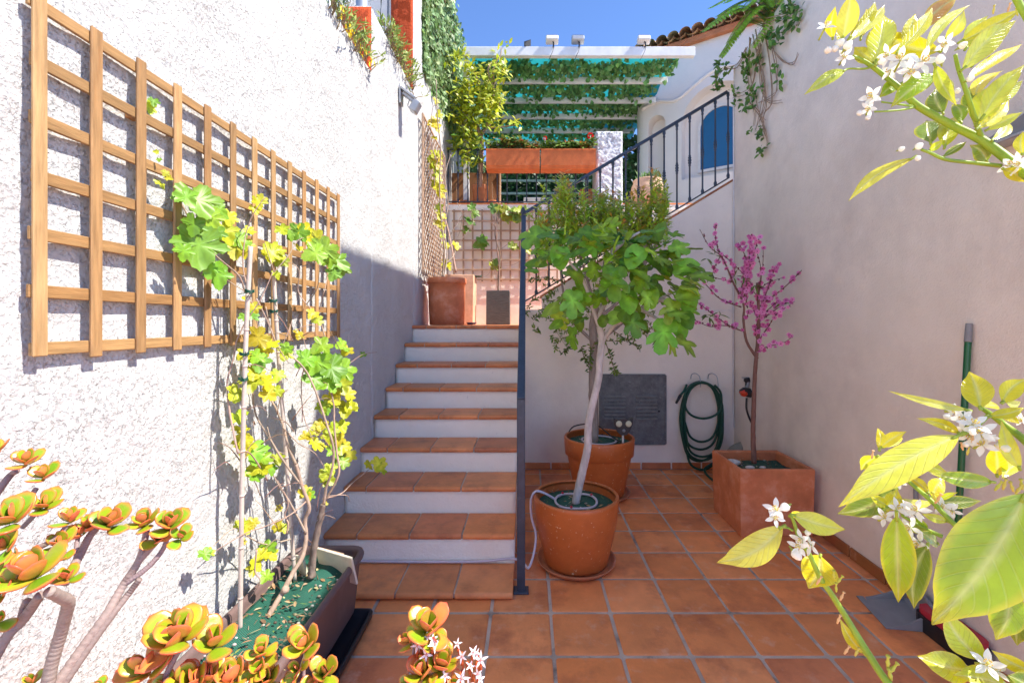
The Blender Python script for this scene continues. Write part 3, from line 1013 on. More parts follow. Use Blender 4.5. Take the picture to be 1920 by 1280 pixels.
mb.build('feed', M['tubepl'], hs)
for a in (.6, 2.2, 4.4):
    mb = MB(); ball(mb, fp + V((.13 * math.cos(a), .13 * math.sin(a), .396)), .009); mb.build('dripper', M['redpl'], hs)

bp_ = V((.62, 4.0, 0))
t = thing('collared_pot', bp_, 'orange flowerpot with a deep collar rim behind the front pot', 'pot')
mb = MB()
pr = [(.20, .016), (.213, .02), (.218, .03), (.24, .14), (.265, .27), (.278, .352), (.279, .356), (.290, .358), (.298, .364), (.304, .44), (.308, .495), (.305, .507)]
lathe(mb, pot_lathe(pr, .024), bp_, 64); mb.build('pot_body', M['glaze'], t)
mb = MB(); lathe(mb, [(.001, .462), (.16, .466), (.285, .455)], bp_, 40); mb.build('net_cover', M['net'], t)
mb = MB(); saucer(mb, bp_, .272); mb.build('saucer', M['terra'], t)
mb = MB(); pts = [bp_ + V((.15 * math.cos(a), .15 * math.sin(a), .475)) for a in [i * math.pi / 8 for i in range(17)]]
pipe(mb, pts, .008, 8, 3)
mb.build('drip_ring', M['tubepl'], t)
mb = MB(); pipe(mb, [bp_ + V((-.28, .1, .47)), bp_ + V((-.2, .2, .55)), bp_ + V((0, .22, .56)), bp_ + V((.12, .0, .50)), bp_ + V((.2, -.1, .47))], .006, 6)
mb.build('thin_feed', M['blackpl'], t)

rp = P(1168, 832, 3.83); rp.z = .46
t = thing('animal_repeller', rp, 'small black device with two round pale lenses on a stake in the pot', 'device')
mb = MB(); pipe(mb, [rp + V((0, 0, -.02)), rp + V((0, 0, .13))], .009, 8); mb.build('stake', M['whitepl'], t)
hc = rp + V((0, -.005, .185))
mb = MB()
ol = [(-.078, .062), (-.05, .05), (.05, .05), (.078, .062), (.075, .01), (.05, -.05), (.022, -.078), (-.022, -.078), (-.05, -.05), (-.075, .01)]
vs = [hc + V((x, -.028, z)) for x, z in ol] + [hc + V((x * 1.04, .0, z * 1.04)) for x, z in ol] + [hc + V((x * .9, .03, z * .9)) for x, z in ol]
n_ = len(ol); fs = [tuple(range(n_)), tuple(range(2 * n_, 3 * n_))[::-1]]
for q_ in range(2):
    for i in range(n_):
        j = (i + 1) % n_; fs.append((q_ * n_ + i, q_ * n_ + n_ + i, q_ * n_ + n_ + j, q_ * n_ + j))
mb.add(vs, fs); mb.build('casing', M['blackpl'], t)
for sx in (-.04, .04):
    mb = MB(); ball(mb, hc + V((sx, -.03, .017)), .026, 16, 10, sc=(1, .35, 1)); mb.build('lens', mk('pale_lens', (.55, .52, .36), .35, .05), t)
mb = MB(); ball(mb, hc + V((0, -.032, -.04)), .014, 10, 6, sc=(1, .5, 1)); mb.build('sensor', M['greypl'], t)

# square terracotta planter
def square_planter(t, x0, x1, y0, y1, h, wall, mat, soilmat, taper=.02, z=0):
    mb = MB()
    def ring(ins, zz): return [V((x0 + ins, y0 + ins, zz)), V((x1 - ins, y0 + ins, zz)), V((x1 - ins, y1 - ins, zz)), V((x0 + ins, y1 - ins, zz))]
    rings = [ring(taper, z), ring(taper - .004 if taper > .004 else 0, z + .01), ring(.006, z + h - .012), ring(.009, z + h), ring(wall - .006, z + h), ring(wall, z + h - .01), ring(wall + taper * .4, z + .06)]
    vs = [v for r_ in rings for v in r_]
    fs = [(3, 2, 1, 0)]
    for q_ in range(len(rings) - 1):
        for i in range(4):
            j = (i + 1) % 4
            fs.append((q_ * 4 + i, q_ * 4 + j, q_ * 4 + 4 + j, q_ * 4 + 4 + i))
    mb.add(vs, fs)
    o = mb.build('planter_body', mat, t)
    mb = MB(); panel(mb, (x0 + wall, y0 + wall, z + h - .07), (1, 0, 0), (0, 1, 0), x1 - x0 - 2 * wall, y1 - y0 - 2 * wall, .03, .02, .02, 7, edge=0)
    mb.build('soil', soilmat, t)
    return o


t = thing('square_planter', (1.745, 3.43, 0), 'square brick red terracotta planter with salt stains under the peach tree', 'planter')
square_planter(t, 1.477, 2.013, 3.18, 3.68, .478, .03, M['terrared'], M['net'])
for i, (px, py, s) in enumerate(((1372, 863, .055), (1406, 877, .028), (1430, 858, .02))):
    q = P(px, py, 3.40 if i else 3.52); q.z = .425
    mb = MB(); ball(mb, q, s, 14, 8, sc=(1.25, .8, .45))
    tag(mb.build('pebble', M['stone'], None, q), ['large flat pale pebble lying in the square planter', 'small round pebble at the front of the square planter', 'tiny pale pebble beside the peach trunk'][i], 'pebble', 'pebbles in the square planter')

# brown trough planter with tray
t = thing('trough_planter', (-1.03, 1.9, 0), 'long brown plastic trough standing against the sunny left wall', 'planter')
def rrect(x0, x1, y0, y1, r, z, n=5):
    out = []
    for cx_, cy_, a0 in ((x1 - r, y1 - r, 0), (x0 + r, y1 - r, 90), (x0 + r, y0 + r, 180), (x1 - r, y0 + r, 270)):
        for k in range(n):
            a = math.radians(a0 + 90 * k / (n - 1)); out.append(V((cx_ + r * math.cos(a), cy_ + r * math.sin(a), z)))
    return out
def rr_body(specs, mb):
    vs = []
    for sp in specs: vs += rrect(*sp)
    n = 20; fs = [tuple(range(n))[::-1]]
    for q_ in range(len(specs) - 1):
        for i in range(n):
            j = (i + 1) % n; fs.append((q_ * n + i, q_ * n + j, q_ * n + n + j, q_ * n + n + i))
    fs.append(tuple(range((len(specs) - 1) * n, len(specs) * n)))
    mb.add(vs, fs, (1, 1, 1), True)
x0, x1, y0, y1 = -1.222, -.845, 1.38, 2.40
mb = MB(); S = []
for i, z in ((.045, .03), (.042, .04), (.018, .29), (.016, .296), (.004, .300), (0, .308), (0, .322), (.004, .332), (.012, .336), (.022, .334), (.028, .326), (.03, .31), (.035, .25)):
    S.append((x0 + i, x1 - i, y0 + i, y1 - i, .075 - i * .7, z))
rr_body(S, mb); mb.build('trough_body', M['brownpl'], t)
mb = MB(); panel(mb, (x0 + .033, y0 + .033, .268), (1, 0, 0), (0, 1, 0), x1 - x0 - .066, y1 - y0 - .066, .018, .05, .02, 5, edge=0)
mb.build('net_cover', M['net'], t)
mb = MB(); S = []
for i, z in ((.02, .003), (.004, .01), (0, .035), (.002, .042), (.01, .044), (.016, .040), (.03, .012)):
    S.append((x0 + .0 + i, x1 + .055 - i, y0 - .02 + i, 2.335 - i, .03, z))
rr_body(S, mb); mb.build('drip_tray', M['blackpl'], t)
for i, (a, b, lab) in enumerate((((598, 1025, 2.28), (665, 1085, 2.18), 'cream ceramic offcut wedged upright in the trough soil'), ((560, 1035, 2.22), (575, 1080, 2.18), 'narrow cream offcut behind the vine stem in the trough'), ((603, 1008, 2.30), (648, 1060, 2.24), 'thin tan board leaning behind the cream offcut'))):
    mb = MB(); pa, pb = P(*a), P(*b)
    d = (pb - pa); d.z = 0; L = d.length
    d.normalize()
    rot = Matrix((d, V((0, 0, 1)).cross(d), V((0, 0, 1)))).transposed() @ Matrix.Rotation(.25, 3, 'X')
    cbox(mb, V(((pa.x + pb.x) / 2, (pa.y + pb.y) / 2, .315)), (max(L, .07), .012, [.15, .13, .12][i]), .002, rot)
    tag(mb.build('ceramic_offcut' if i < 2 else 'thin_board', M['slab'] if i < 2 else M['cream'], None, (pa + pb) / 2), lab, 'offcut' if i < 2 else 'board')

# ------------------------------------------------------------------ landing pots
q = P(838, 607, 5.45); q.z = lz
t = thing('tall_pot', q, 'tall reddish terracotta pot with rolled rim at the top of the steps', 'pot')
mb = MB(); pr = [(.195, 0), (.205, .01), (.214, .2), (.217, .40), (.218, .485), (.228, .49), (.233, .50), (.233, .545), (.228, .552)]
lathe(mb, pot_lathe(pr, .02), q, 48); mb.build('pot_body', M['terrared'], t)
mb = MB(); lathe(mb, [(.001, .50), (.21, .50)], q, 24); mb.build('soil', M['soil'], t)
t = thing('square_pot', P(864, 600, 6.1), 'pale square terracotta pot half hidden behind the tall pot', 'pot')
a, b = P(830, 600, 6.0), P(889, 600, 6.0)
square_planter(t, a.x, b.x, 5.95, 6.35, .66, .025, M['cream'], M['net'], z=lz)
for qx in (-.1, .12):
    mb = MB(); panel(mb, (a.x + .16 + qx, 6.1, lz + .66), V((1, 0, .05)), V((0, 1, 0)), .2, .25, .05, .05, .01, 8, edge=0)
    mb.build('net_flap', M['net'], t)
a, b = P(912, 600, 6.3), P(956, 600, 6.3)
t = thing('slate_planter', ((a.x + b.x) / 2, 6.4, lz), 'dark grey square planter with slate ripples on the landing', 'planter')
square_planter(t, a.x, b.x, 6.22, 6.54, .47, .02, mk('ripple_slate', (.055, .06, .06), .6, .3, 14, .004, 30, scale=(1, 1, 6), stain=((.14, .14, .13), 30, .6, .72, .6)), M['net'], .006, z=lz)
q = P(884, 604, 5.75); q.z = lz
t = thing('blue_dish', q, 'small dark blue dish on the landing beside the pots', 'dish')
mb = MB(); lathe(mb, [(.001, .003), (.05, .003), (.065, .03), (.069, .032), (.062, .026), (.04, .012), (.001, .01)], q, 20); mb.build('bowl', mk('blue_glaze', (.02, .03, .12), .2, .1), t)

# ------------------------------------------------------------------ things on the terrace edge
boxs = []
for i, (a, b, lab) in enumerate(((912, 1012, 'left terracotta flower trough hung on the terrace railing'), (1014, 1116, 'right terracotta flower trough hung on the railing beside the pier'))):
    xa, xb = (a - CX) * 6.8 / F, (b - CX) * 6.8 / F
    t = thing('flower_trough', ((xa + xb) / 2, 6.86, 3.82), lab, 'planter', 'terracotta troughs on the terrace railing')
    mb = MB(); prf = [(6.80, 3.79), (6.775, 3.80), (6.76, 3.835), (6.752, 3.84), (6.735, 4.06), (6.73, 4.065), (6.73, 4.083), (6.75, 4.086), (6.76, 4.02), (6.99, 4.02), (7.0, 4.086), (7.02, 4.083), (7.02, 4.06), (6.99, 3.80)]
    n_ = len(prf); vs = [V((x, y, z)) for x in (xa, xb) for y, z in prf]
    mb.add(vs, [(i_, i_ + n_, (i_ + 1) % n_ + n_, (i_ + 1) % n_) for i_ in range(n_)] + [tuple(range(n_)), tuple(range(n_, 2 * n_))[::-1]])
    mb.build('trough_body', M['troughm'], t)
    boxs.append((xa, xb, t))
t = thing('plaster_pier', (1.2, 7.15, TZ), 'blocky pier in coarse white plaster ending the terrace railing', 'pillar')
mb = MB()
pa, pb = (1118 - CX) * 6.95 / F, (1168 - CX) * 6.95 / F
panel(mb, (pa, 6.95, TZ - .03), (1, 0, 0), (0, 0, 1), pb - pa, 1.14, .012, .022, .42, 16, edge=.03)
mb.build('pier_body', M['pier'], t)
q = P(1214, 380, 7.3); q.z = TZ
t = thing('round_jar', q, 'bulging terracotta jar on the terrace between pier and house', 'pot')
mb = MB(); pr = [(.16, 0), (.20, .03), (.255, .15), (.268, .26), (.25, .36), (.22, .42), (.23, .44), (.225, .455)]
lathe(mb, pot_lathe(pr, .02), q, 40); mb.build('pot_body', M['cream'], t)
mb = MB(); lathe(mb, [(.001, .40), (.2, .40)], q, 20); mb.build('soil', M['soil'], t)
mb = MB()
for k in range(70):
    leaf(mb, q + V((R.uniform(-.15, .15), R.uniform(-.15, .15), .42)), V((R.uniform(-.6, .6), R.uniform(-.6, .3), 1)), V((0, -1, .3)), R.uniform(.1, .22), .03, vary((.10, .18, .04), .4), n=3)
mb.build('foliage', M['leafd'], t)
t = thing('square_flowerpot', P(1098, 380, 7.4), 'small square terracotta pot on the terrace behind the sloping handrail', 'pot')
a, b = P(1087, 380, 7.35), P(1112, 380, 7.35)
square_planter(t, a.x, b.x, 7.35, 7.58, .34, .02, M['terrared'], M['soil'], z=TZ)
t = thing('lattice_bench', P(1030, 380, 7.9), 'low white lattice sided bench on the terrace behind the railing', 'bench')
a, b = P(982, 380, 7.9), P(1080, 380, 7.9)
mb = MB(); cbox(mb, ((a.x + b.x) / 2, 8.1, TZ + .335), (b.x - a.x, .42, .04), .005); mb.build('seat', M['beam'], t)
mb = MB(); cbox(mb, ((a.x + b.x) / 2, 7.91, TZ + .29), (b.x - a.x, .03, .05), .004); cbox(mb, ((a.x + b.x) / 2, 7.91, TZ + .06), (b.x - a.x, .03, .05), .004)
mb.build('apron', M['beam'], t)
mb = MB(); n_ = 6; w_ = (b.x - a.x - .08) / n_
for k in range(n_):
    xa = a.x + .04 + k * w_
    for s_ in (0, 1):
        bar(mb, (xa + w_ * s_, 7.915 + .006 * s_, TZ + .08), (xa + w_ * (1 - s_), 7.915 + .006 * s_, TZ + .27), .02, .012, .002, V((0, 1, 0)))
mb.build('lattice', M['beam'], t)
for xx in (a.x + .02, b.x - .02):
    for yy in (7.915, 8.29):
        mb = MB(); cbox(mb, (xx, yy, TZ + .157), (.045, .035, .312), .003); mb.build('leg', M['beam'], t)
q = P(1047, 364, 8.0); q.z = TZ + .355
t = thing('metal_lantern', q, 'small grey metal lantern with a wide cap standing on the white bench', 'lantern')
mb = MB(); lathe(mb, [(.001, 0), (.06, 0), (.062, .015), (.05, .02), (.05, .14), (.056, .15), (.001, .151)], q, 20); mb.build('lantern_body', M['metal'], t)
mb = MB(); lathe(mb, [(.001, .20), (.03, .195), (.10, .16), (.105, .152), (.001, .153)], q, 20); mb.build('cap', M['metal'], t)
t = thing('leaning_board', P(890, 350, 7.5), 'brown board leaning upright behind the row of small terrace pots', 'board')
a, b = P(846, 380, 7.45), P(935, 322, 7.45)
mb = MB(); cbox(mb, ((a.x + b.x) / 2, 7.5, (TZ + b.z) / 2 + .0), (b.x - a.x, .025, b.z - TZ), .004, Matrix.Rotation(-.06, 3, 'X')); mb.build('board', mk('brown_board', (.22, .09, .03), .6, .2, 5, scale=(4, 4, .6)), t)
mb = MB(); cbox(mb, (b.x + .02, 7.49, (TZ + b.z) / 2), (.03, .03, b.z - TZ), .004); mb.build('edge_strip', M['cream'], t)
for k, px in enumerate((855, 873, 891, 909, 925)):
    q = P(px, 380, 7.28); q.z = TZ + .005
    t = thing('small_flowerpot', q, '%s small terracotta pot of five lined up at the foot of the brown board' % ('leftmost', 'second', 'middle', 'fourth', 'rightmost')[k], 'pot', 'small pots along the terrace edge')
    mb = MB(); lathe(mb, pot_lathe([(.045, 0), (.05, .003), (.062, .08), (.068, .082), (.071, .112), (.069, .116)], .008), q, 20); mb.build('pot_body', M['terrared'], t)
    mb = MB(); pipe(mb, [q + V((0, 0, .08)), q + V((R.uniform(-.02, .02), 0, .2)), q + V((R.uniform(-.03, .03), 0, .28 + .2 * R.random()))], .006, 6, r1=.003); mb.build('cane', M['twig'], t)
q = P(890, 355, 7.25)
t = thing('bulb_light', q, 'round clear solar globe on a stick among the small terrace pots', 'lamp')
mb = MB(); pipe(mb, [(q.x + .01, q.y, TZ + .08), (q.x, q.y, q.z - .02)], .007, 6); mb.build('stick', M['whitepl'], t)
mb = MB(); ball(mb, q, .042, 14, 10); mb.build('globe', mk('frosted_globe', (.6, .6, .56), .2, .05, spec=.7), t)

# fallen bits on the netting
def litter(parent, cx, cy, z, rx, ry, n, round_=True):
    mb = MB()
    for k in range(n):
        a, b = R.uniform(-1, 1), R.uniform(-1, 1)
        if round_ and a * a + b * b > .9: continue
        p = V((cx + a * rx, cy + b * ry, z + R.uniform(.002, .012)))
        t_ = R.random()
        if t_ < .5: leaf(mb, p, V((R.uniform(-1, 1), R.uniform(-1, 1), .1)), V((R.uniform(-.4, .4), R.uniform(-.4, .4), 1)), R.uniform(.012, .04), R.uniform(.005, .016), vary(R.choice([(.36, .24, .12), (.22, .13, .07), (.45, .36, .2), (.16, .22, .05)]), .3), n=3, curl=R.uniform(-.4, .4), fold=.3)
        elif t_ < .8: ball(mb, p, R.uniform(.003, .008), 6, 4, vary(R.choice([(.5, .47, .42), (.12, .09, .06), (.3, .24, .18)]), .3), (1.2, .9, .7))
        else: pipe(mb, [p, p + V((R.uniform(-.04, .04), R.uniform(-.04, .04), .004))], .0016, 4, 1, vary((.33, .24, .15), .3))
    tag(mb.build('fallen_leaves', M['leafd'], parent), kind='stuff')
T_ = {o['label'][:20]: o for o in col.objects if 'label' in o}
litter(T_['long brown plastic t'], -1.035, 1.88, .285, .16, .45, 420, False)
litter(T_['smooth orange glazed'], .298, 2.86, .374, .22, .22, 90)
litter(T_['orange flowerpot wit'], .62, 4.0, .463, .25, .25, 70)
litter(T_['square brick red ter'], 1.745, 3.43, .415, .2, .2, 60, False)
# ------------------------------------------------------------------ pergola with ivy mats and shade cloth
t = thing('pergola', (.8, 9.5, TZ), 'white beamed pergola over the terrace with turquoise cloth and ivy above the beams', 'pergola')
PZ = 5.755
pys = [7.3, 8.08, 8.80, 9.48, 10.18, 10.9, 11.6, 12.3]
for i, y in enumerate(pys):
    mb = MB()
    xr = 2.66 if i == 0 else 2.36 + .831 * .0 + (.1 if i < 3 else .0)
    if i == 0: cbox(mb, ((-1.05 + xr) / 2, y, PZ + .085), (xr + 1.05, .09, .145), .006)
    else: cbox(mb, ((-1.05 + xr) / 2, y, PZ + .05), (xr + 1.05, .07, .10), .005)
    mb.build('front_beam' if i == 0 else 'cross_beam', M['beam'], t)
for x, y in ((-1.0, 7.32), (-1.0, 12.3), (2.45, 12.3)):
    mb = MB(); cbox(mb, (x, y, (TZ + PZ) / 2), (.09, .09, PZ - TZ), .005); mb.build('post', M['beam'], t)
mb = MB()
nx, ny = 30, 40
vs = [V((-1.08 + 3.55 * i / nx, 7.38 + 5.0 * j / ny, PZ + .185 + .025 * math.sin(j * 40 / ny * .785 * 2) + .012 * noise.noise(V((i * .4, j * .4, 0))))) for j in range(ny + 1) for i in range(nx + 1)]
mb.add(vs, [(j * (nx + 1) + i, j * (nx + 1) + i + 1, (j + 1) * (nx + 1) + i + 1, (j + 1) * (nx + 1) + i) for j in range(ny) for i in range(nx)], (1, 1, 1), True)
mb.build('shade_cloth', M['cloth'], t)


def ivy_leaf(mb, p, n, size, c):
    d = V((R.uniform(-1, 1), R.uniform(-1, 1), R.uniform(-1.2, .4)))
    d = (d - n * d.dot(n)).normalized()
    s = d.cross(n)
    k = size
    vs = [p, p + (s * .42 + d * .18) * k + n * k * .1, p + (s * .34 + d * .62) * k + n * k * .06, p + d * k - n * k * .12, p + (-s * .34 + d * .62) * k + n * k * .06, p + (-s * .42 + d * .18) * k + n * k * .1, p + d * .5 * k - n * k * .03]
    mb.add(vs, [(0, 1, 6), (1, 2, 6), (2, 3, 6), (3, 4, 6), (4, 5, 6), (5, 0, 6)], c)


for i in range(len(pys) - 1):
    mb = MB()
    y0, y1 = pys[i] + .07, pys[i + 1] - .075
    cnt = [1300, 1200, 1250, 950, 700, 450, 320][i]
    for k in range(cnt):
        x = R.uniform(-1.0, 2.5 if i == 0 else 2.32); u = R.random()
        if i == 0: u = u ** .55
        y = y0 + (y1 - y0) * u
        g = noise.noise(V((x * 2.2, y * 2.2, 3)))
        if i == 0 and u < .42 + .2 * noise.noise(V((x * 3, 7, 1))): continue
        z = PZ + .17 + R.uniform(-.09, .02) * (1 if R.random() < .75 else .4) + .03 * g - .10 * max(0, u - .75) * 4 * (R.random() < .4)
        n = V((R.uniform(-.7, .7), -R.uniform(.2, 1.2), R.uniform(-1.2, .2))).normalized()
        c = vary(mixc((.06, .16, .035), (.22, .42, .15), R.random()), .35)
        ivy_leaf(mb, V((x, y, z)), n, R.uniform(.06, .105), c)
    mb.build('ivy_mat', M['ivy'], t)
for i, px in enumerate((1035, 1083, 1206)):
    x = (px - CX) * 7.28 / F
    q = V((x, 7.27, PZ + .17))
    s = thing('solar_floodlight', q, ['left white solar floodlight of the pair near the middle of the pergola beam', 'right grey solar floodlight of the pair near the middle of the pergola beam', 'white solar floodlight on the pergola beam nearest the tiled roof'][i], 'lamp', 'floodlights on the pergola beam')
    mb = MB(); cbox(mb, q + V((0, -.02, .085)), (.20, .12, .085), .012, Matrix.Rotation(-.35, 3, 'X')); mb.build('lamp_head', M['whitepl'] if i != 1 else M['metal'], s)
    mb = MB(); cbox(mb, q + V((0, .005, .135)), (.17, .1, .008), .002, Matrix.Rotation(-.35, 3, 'X')); mb.build('solar_cell', M['glassw'], s)
    mb = MB(); pipe(mb, [q + V((.02, -.03, -.04)), q + V((.02, -.045, .02)), q + V((.01, -.03, .06))], .011, 8); mb.build('bracket', M['blackpl'], s)
    mb = MB(); pipe(mb, [q + V((.02, -.04, .0)), q + V((.015, -.05, -.09)), q + V((-.02, -.04, -.17)), q + V((-.05, .03, -.21))], .004, 6); mb.build('cable', M['blackpl'], s)
x = (989 - CX) * 7.28 / F; q = V((x, 7.27, PZ + .168))
s = thing('solar_panel', q, 'tiny tilted solar panel at the left part of the pergola beam', 'panel')  # only a small panel on a foot, no lamp of its own
mb = MB(); cbox(mb, q + V((0, 0, .04)), (.12, .10, .01), .002, Matrix.Rotation(-.5, 3, 'X') @ Matrix.Rotation(-.5, 3, 'Y')); mb.build('cell', M['glassw'], s)
mb = MB(); bar(mb, q, q + V((0, 0, .04)), .02, .02); mb.build('foot', M['whitepl'], s)

# ivy screen closing the terrace at the back
t = thing('ivy_screen', (.6, 12.6, TZ), 'dense screen of dark artificial ivy closing the back of the terrace', 'ivy')
mb = MB(); cbox(mb, (.7, 12.75, TZ + 1.35), (5.0, .04, 2.7), .004); mb.build('backing_sheet', mk('green_backing', (.012, .06, .05), .8, .3, 6), t)
mb = MB()
for k in range(2600):
    p = V((R.uniform(-1.3, 3.1), 12.7 - R.random() ** 2 * .2, TZ + R.uniform(0, 2.6)))
    ivy_leaf(mb, p, V((R.uniform(-.7, .7), -1, R.uniform(-.5, .7))).normalized(), R.uniform(.10, .17), vary(mixc((.02, .07, .02), (.06, .15, .06), R.random()), .4))
mb.build('foliage', M['ivy'], t)
mb = MB()
for z in (4.0, 4.35, 4.7, 5.05, 5.4): cbox(mb, (.8, 12.45, z), (4.6, .03, .06), .004)
mb.build('slat', M['beam'], t)
t = thing('side_hedge', (2.0, 9.4, TZ), 'dark ivy screen behind the round jar at the house corner', 'ivy')
mb = MB()
for k in range(1500):
    p = V((R.uniform(1.35, 2.45), 9.7 + R.random() ** 2 * -.25, TZ + R.uniform(0, 2.1)))
    ivy_leaf(mb, p, V((R.uniform(-.7, .7), -1, R.uniform(-.5, .7))).normalized(), R.uniform(.07, .12), vary(mixc((.03, .08, .02), (.08, .16, .06), R.random()), .4))
mb.build('foliage', M['ivy'], t)

# hedge of ivy on the left boundary
t = thing('ivy_hedge', (-1.3, 7, 4.5), 'tall panel of green ivy above the left wall beside the sky', 'hedge')
mb = MB(); cbox(mb, (-1.36, 9.0, 5.72), (.05, 7.25, 2.42), .004); mb.build('reed_backing', mk('reed_mat', (.20, .10, .05), .9, .3, 30, .004, 60), t)
mb = MB()
for k in range(8200):
    y, z = 5.36 + 7.2 * R.random() ** 1.45, R.uniform(4.48, 6.95)
    z += .05 * noise.noise(V((y * 5, 1, 1)))
    g = noise.noise(V((1, y * 2.5, z * 2.5)))
    p = V((-1.32 + R.random() ** 1.5 * .11 + g * .03, y, z))
    n = V((1, R.uniform(-.9, .5), R.uniform(-.5, .8))).normalized()
    ivy_leaf(mb, p, n, R.uniform(.055, .10), vary(mixc((.10, .18, .05), (.26, .37, .15), min(1, max(0, .5 + g + R.uniform(-.3, .3)))), .3))
mb.build('foliage', M['ivy'], t)

# ------------------------------------------------------------------ white arched house with tiled roof
H0 = V((2.34, 9.02, 0)); HU = V((.831, -.556, 0)).normalized(); HN = V((-.556, -.831, 0)).normalized()


def hp(s, z, out=0): return H0 + HU * s + V((0, 0, z)) + HN * out


t = thing('arched_house', hp(1, TZ), 'white house with soft arched openings beside the terrace under a clay tile roof', 'house')
mb = MB()
def house_front(mb, S0, S1, Z0, Z1, arches, deep):
    cur = S0
    for a, b, h0, hs in arches:
        mb.add([hp(cur, Z0), hp(a, Z0), hp(a, Z1), hp(cur, Z1)], [(0, 1, 2, 3)])
        mb.add([hp(a, Z0), hp(b, Z0), hp(b, h0), hp(a, h0)], [(0, 1, 2, 3)])
        r = (b - a) / 2; n = 16; prev = None
        cur_pts = []
        for i in range(n + 1):
            th = math.pi - math.pi * i / n
            cur_pts.append(((a + b) / 2 + r * math.cos(th), hs + r * math.sin(th)))
        for (s0, z0), (s1, z1) in zip(cur_pts, cur_pts[1:]):
            mb.add([hp(s0, z0), hp(s1, z1), hp(s1, Z1), hp(s0, Z1)], [(0, 1, 2, 3)])
        out = [(a, h0)] + cur_pts + [(b, h0)]
        m_ = len(out)
        vs = [hp(s, z) for s, z in out] + [hp(s, z, -deep) for s, z in out]
        mb.add(vs, [(i, (i + 1) % m_, (i + 1) % m_ + m_, i + m_) for i in range(m_)], (1, 1, 1), True)
        mb.add([hp(s, z, -deep) for s, z in out], [tuple(range(m_))])
        cur = b
    mb.add([hp(cur, Z0), hp(S1, Z0), hp(S1, Z1), hp(cur, Z1)], [(0, 1, 2, 3)])
house_front(mb, -.02, 3.4, TZ - .3, 6.72, [(.03, .37, 3.5, 5.40), (.68, 1.98, 4.22, 5.24)], .26)
# rounded corner going back
n = 8
for i in range(n):
    a0, a1 = math.pi / 2 * i / n, math.pi / 2 * (i + 1) / n
    def cp(a, z): return hp(-.02 - .25 * math.sin(a), z, -.25 * (1 - math.cos(a)))
    mb.add([cp(a0, TZ - .3), cp(a1, TZ - .3), cp(a1, 6.72), cp(a0, 6.72)], [(3, 2, 1, 0)], (1, 1, 1), True)
mb.add([hp(-.27, TZ - .3, -.25), hp(-.27, TZ - .3, -3), hp(-.27, 6.72, -3), hp(-.27, 6.72, -.25)], [(3, 2, 1, 0)])
mb.build('wall', M['housew'], t)
mb = MB()                                    # raised plaster lip over the arches
pts = []
for i in range(25):
    s = -.1 + 2.2 * i / 24
    z = 5.72 + .10 * math.exp(-((s - .2) / .3) ** 2) - .05 * math.exp(-((s - .55) / .2) ** 2) + .42 * math.exp(-((s - 1.4) / .62) ** 2)
    pts.append(hp(s, z, .0))
pipe(mb, pts, .035, 8, 2); mb.build('plaster_lip', M['housew'], t)
wa, wb, wz0, wzs = .93, 1.74, 4.36, 5.17
def arch_pts(a, b, z0, zs, n=16):
    r = (b - a) / 2
    return [(a, z0)] + [((a + b) / 2 + r * math.cos(math.pi - math.pi * i / n), zs + r * math.sin(math.pi * i / n)) for i in range(n + 1)] + [(b, z0)]
o_, i_ = arch_pts(wa, wb, wz0, wzs), arch_pts(wa + .045, wb - .045, wz0 + .05, wzs)
mb = MB(); m_ = len(o_)
vs = [hp(s, z, -.20) for s, z in o_] + [hp(s, z, -.20) for s, z in i_] + [hp(s, z, -.235) for s, z in i_] + [hp(s, z, -.258) for s, z in o_]
fs = []
for q_, k_ in ((0, 1), (1, 2), (3, 0)):
    for i in range(m_):
        j = (i + 1) % m_; fs.append((q_ * m_ + i, q_ * m_ + j, k_ * m_ + j, k_ * m_ + i))
mb.add(vs, fs); wf = mb.build('window_frame', M['whitepl'], t)
mb = MB(); mb.add([hp(s, z, -.23) for s, z in i_], [tuple(range(m_))]); mb.build('blue_blind', M['blue'], wf)
mb = MB(); bar(mb, hp(2.0, 6.0, .08), hp(2.6, 6.0, .08), .06, .03); mb.build('gutter_bracket', M['greypl'], t)
# roof: barrel tiles, eave row
for row in range(2):
    mb = MB()
    for i in range(18):
        s = -.30 + i * .22
        for half in (0, 1):
            n = 8
            c = vary(mixc((.56, .30, .15), (.66, .46, .28), R.random()), .3)
            vs = []
            for k, (o, dz) in enumerate(((.22 - row * .06, 0), (-.35, .13 + .12 * 0), (-3.0, 1.0))):
                for a in range(n + 1):
                    th = math.pi * a / n
                    rr = .108 * (1 - .05 * k)
                    x = s + half * .11 + rr * math.cos(th); z = rr * math.sin(th) * (1 if half == 0 else -.7)
                    vs.append(hp(x, 6.86 - row * .085 + z + dz + (.0 if half == 0 else .03), o - half * .03))
            fs = [(q_ * (n + 1) + a, q_ * (n + 1) + a + 1, (q_ + 1) * (n + 1) + a + 1, (q_ + 1) * (n + 1) + a) for q_ in range(2) for a in range(n)]
            mb.add(vs, fs, c, True)
    mb.build('roof' if row == 0 else 'eave_tile_row', M['roof'], t)
mb = MB(); vs = [hp(-.3, 6.70, .12), hp(3.4, 6.70, .12), hp(3.4, 6.74, -.3), hp(-.3, 6.74, -.3), hp(-.3, 6.80, .12), hp(3.4, 6.80, .12)]
mb.add(vs, [(0, 1, 2, 3), (0, 4, 5, 1), (0, 3, 4)]); mb.build('eave_mortar', M['terra'], t)
t2 = thing('chimney', hp(2.1, 7.5, -1.2), 'plain white chimney rising above the tiled roof behind the fern', 'chimney')
mb = MB(); cbox(mb, hp(2.1, 7.6, -1.3), (.5, .5, 1.2), .02); mb.build('stack', M['housew'], t2)

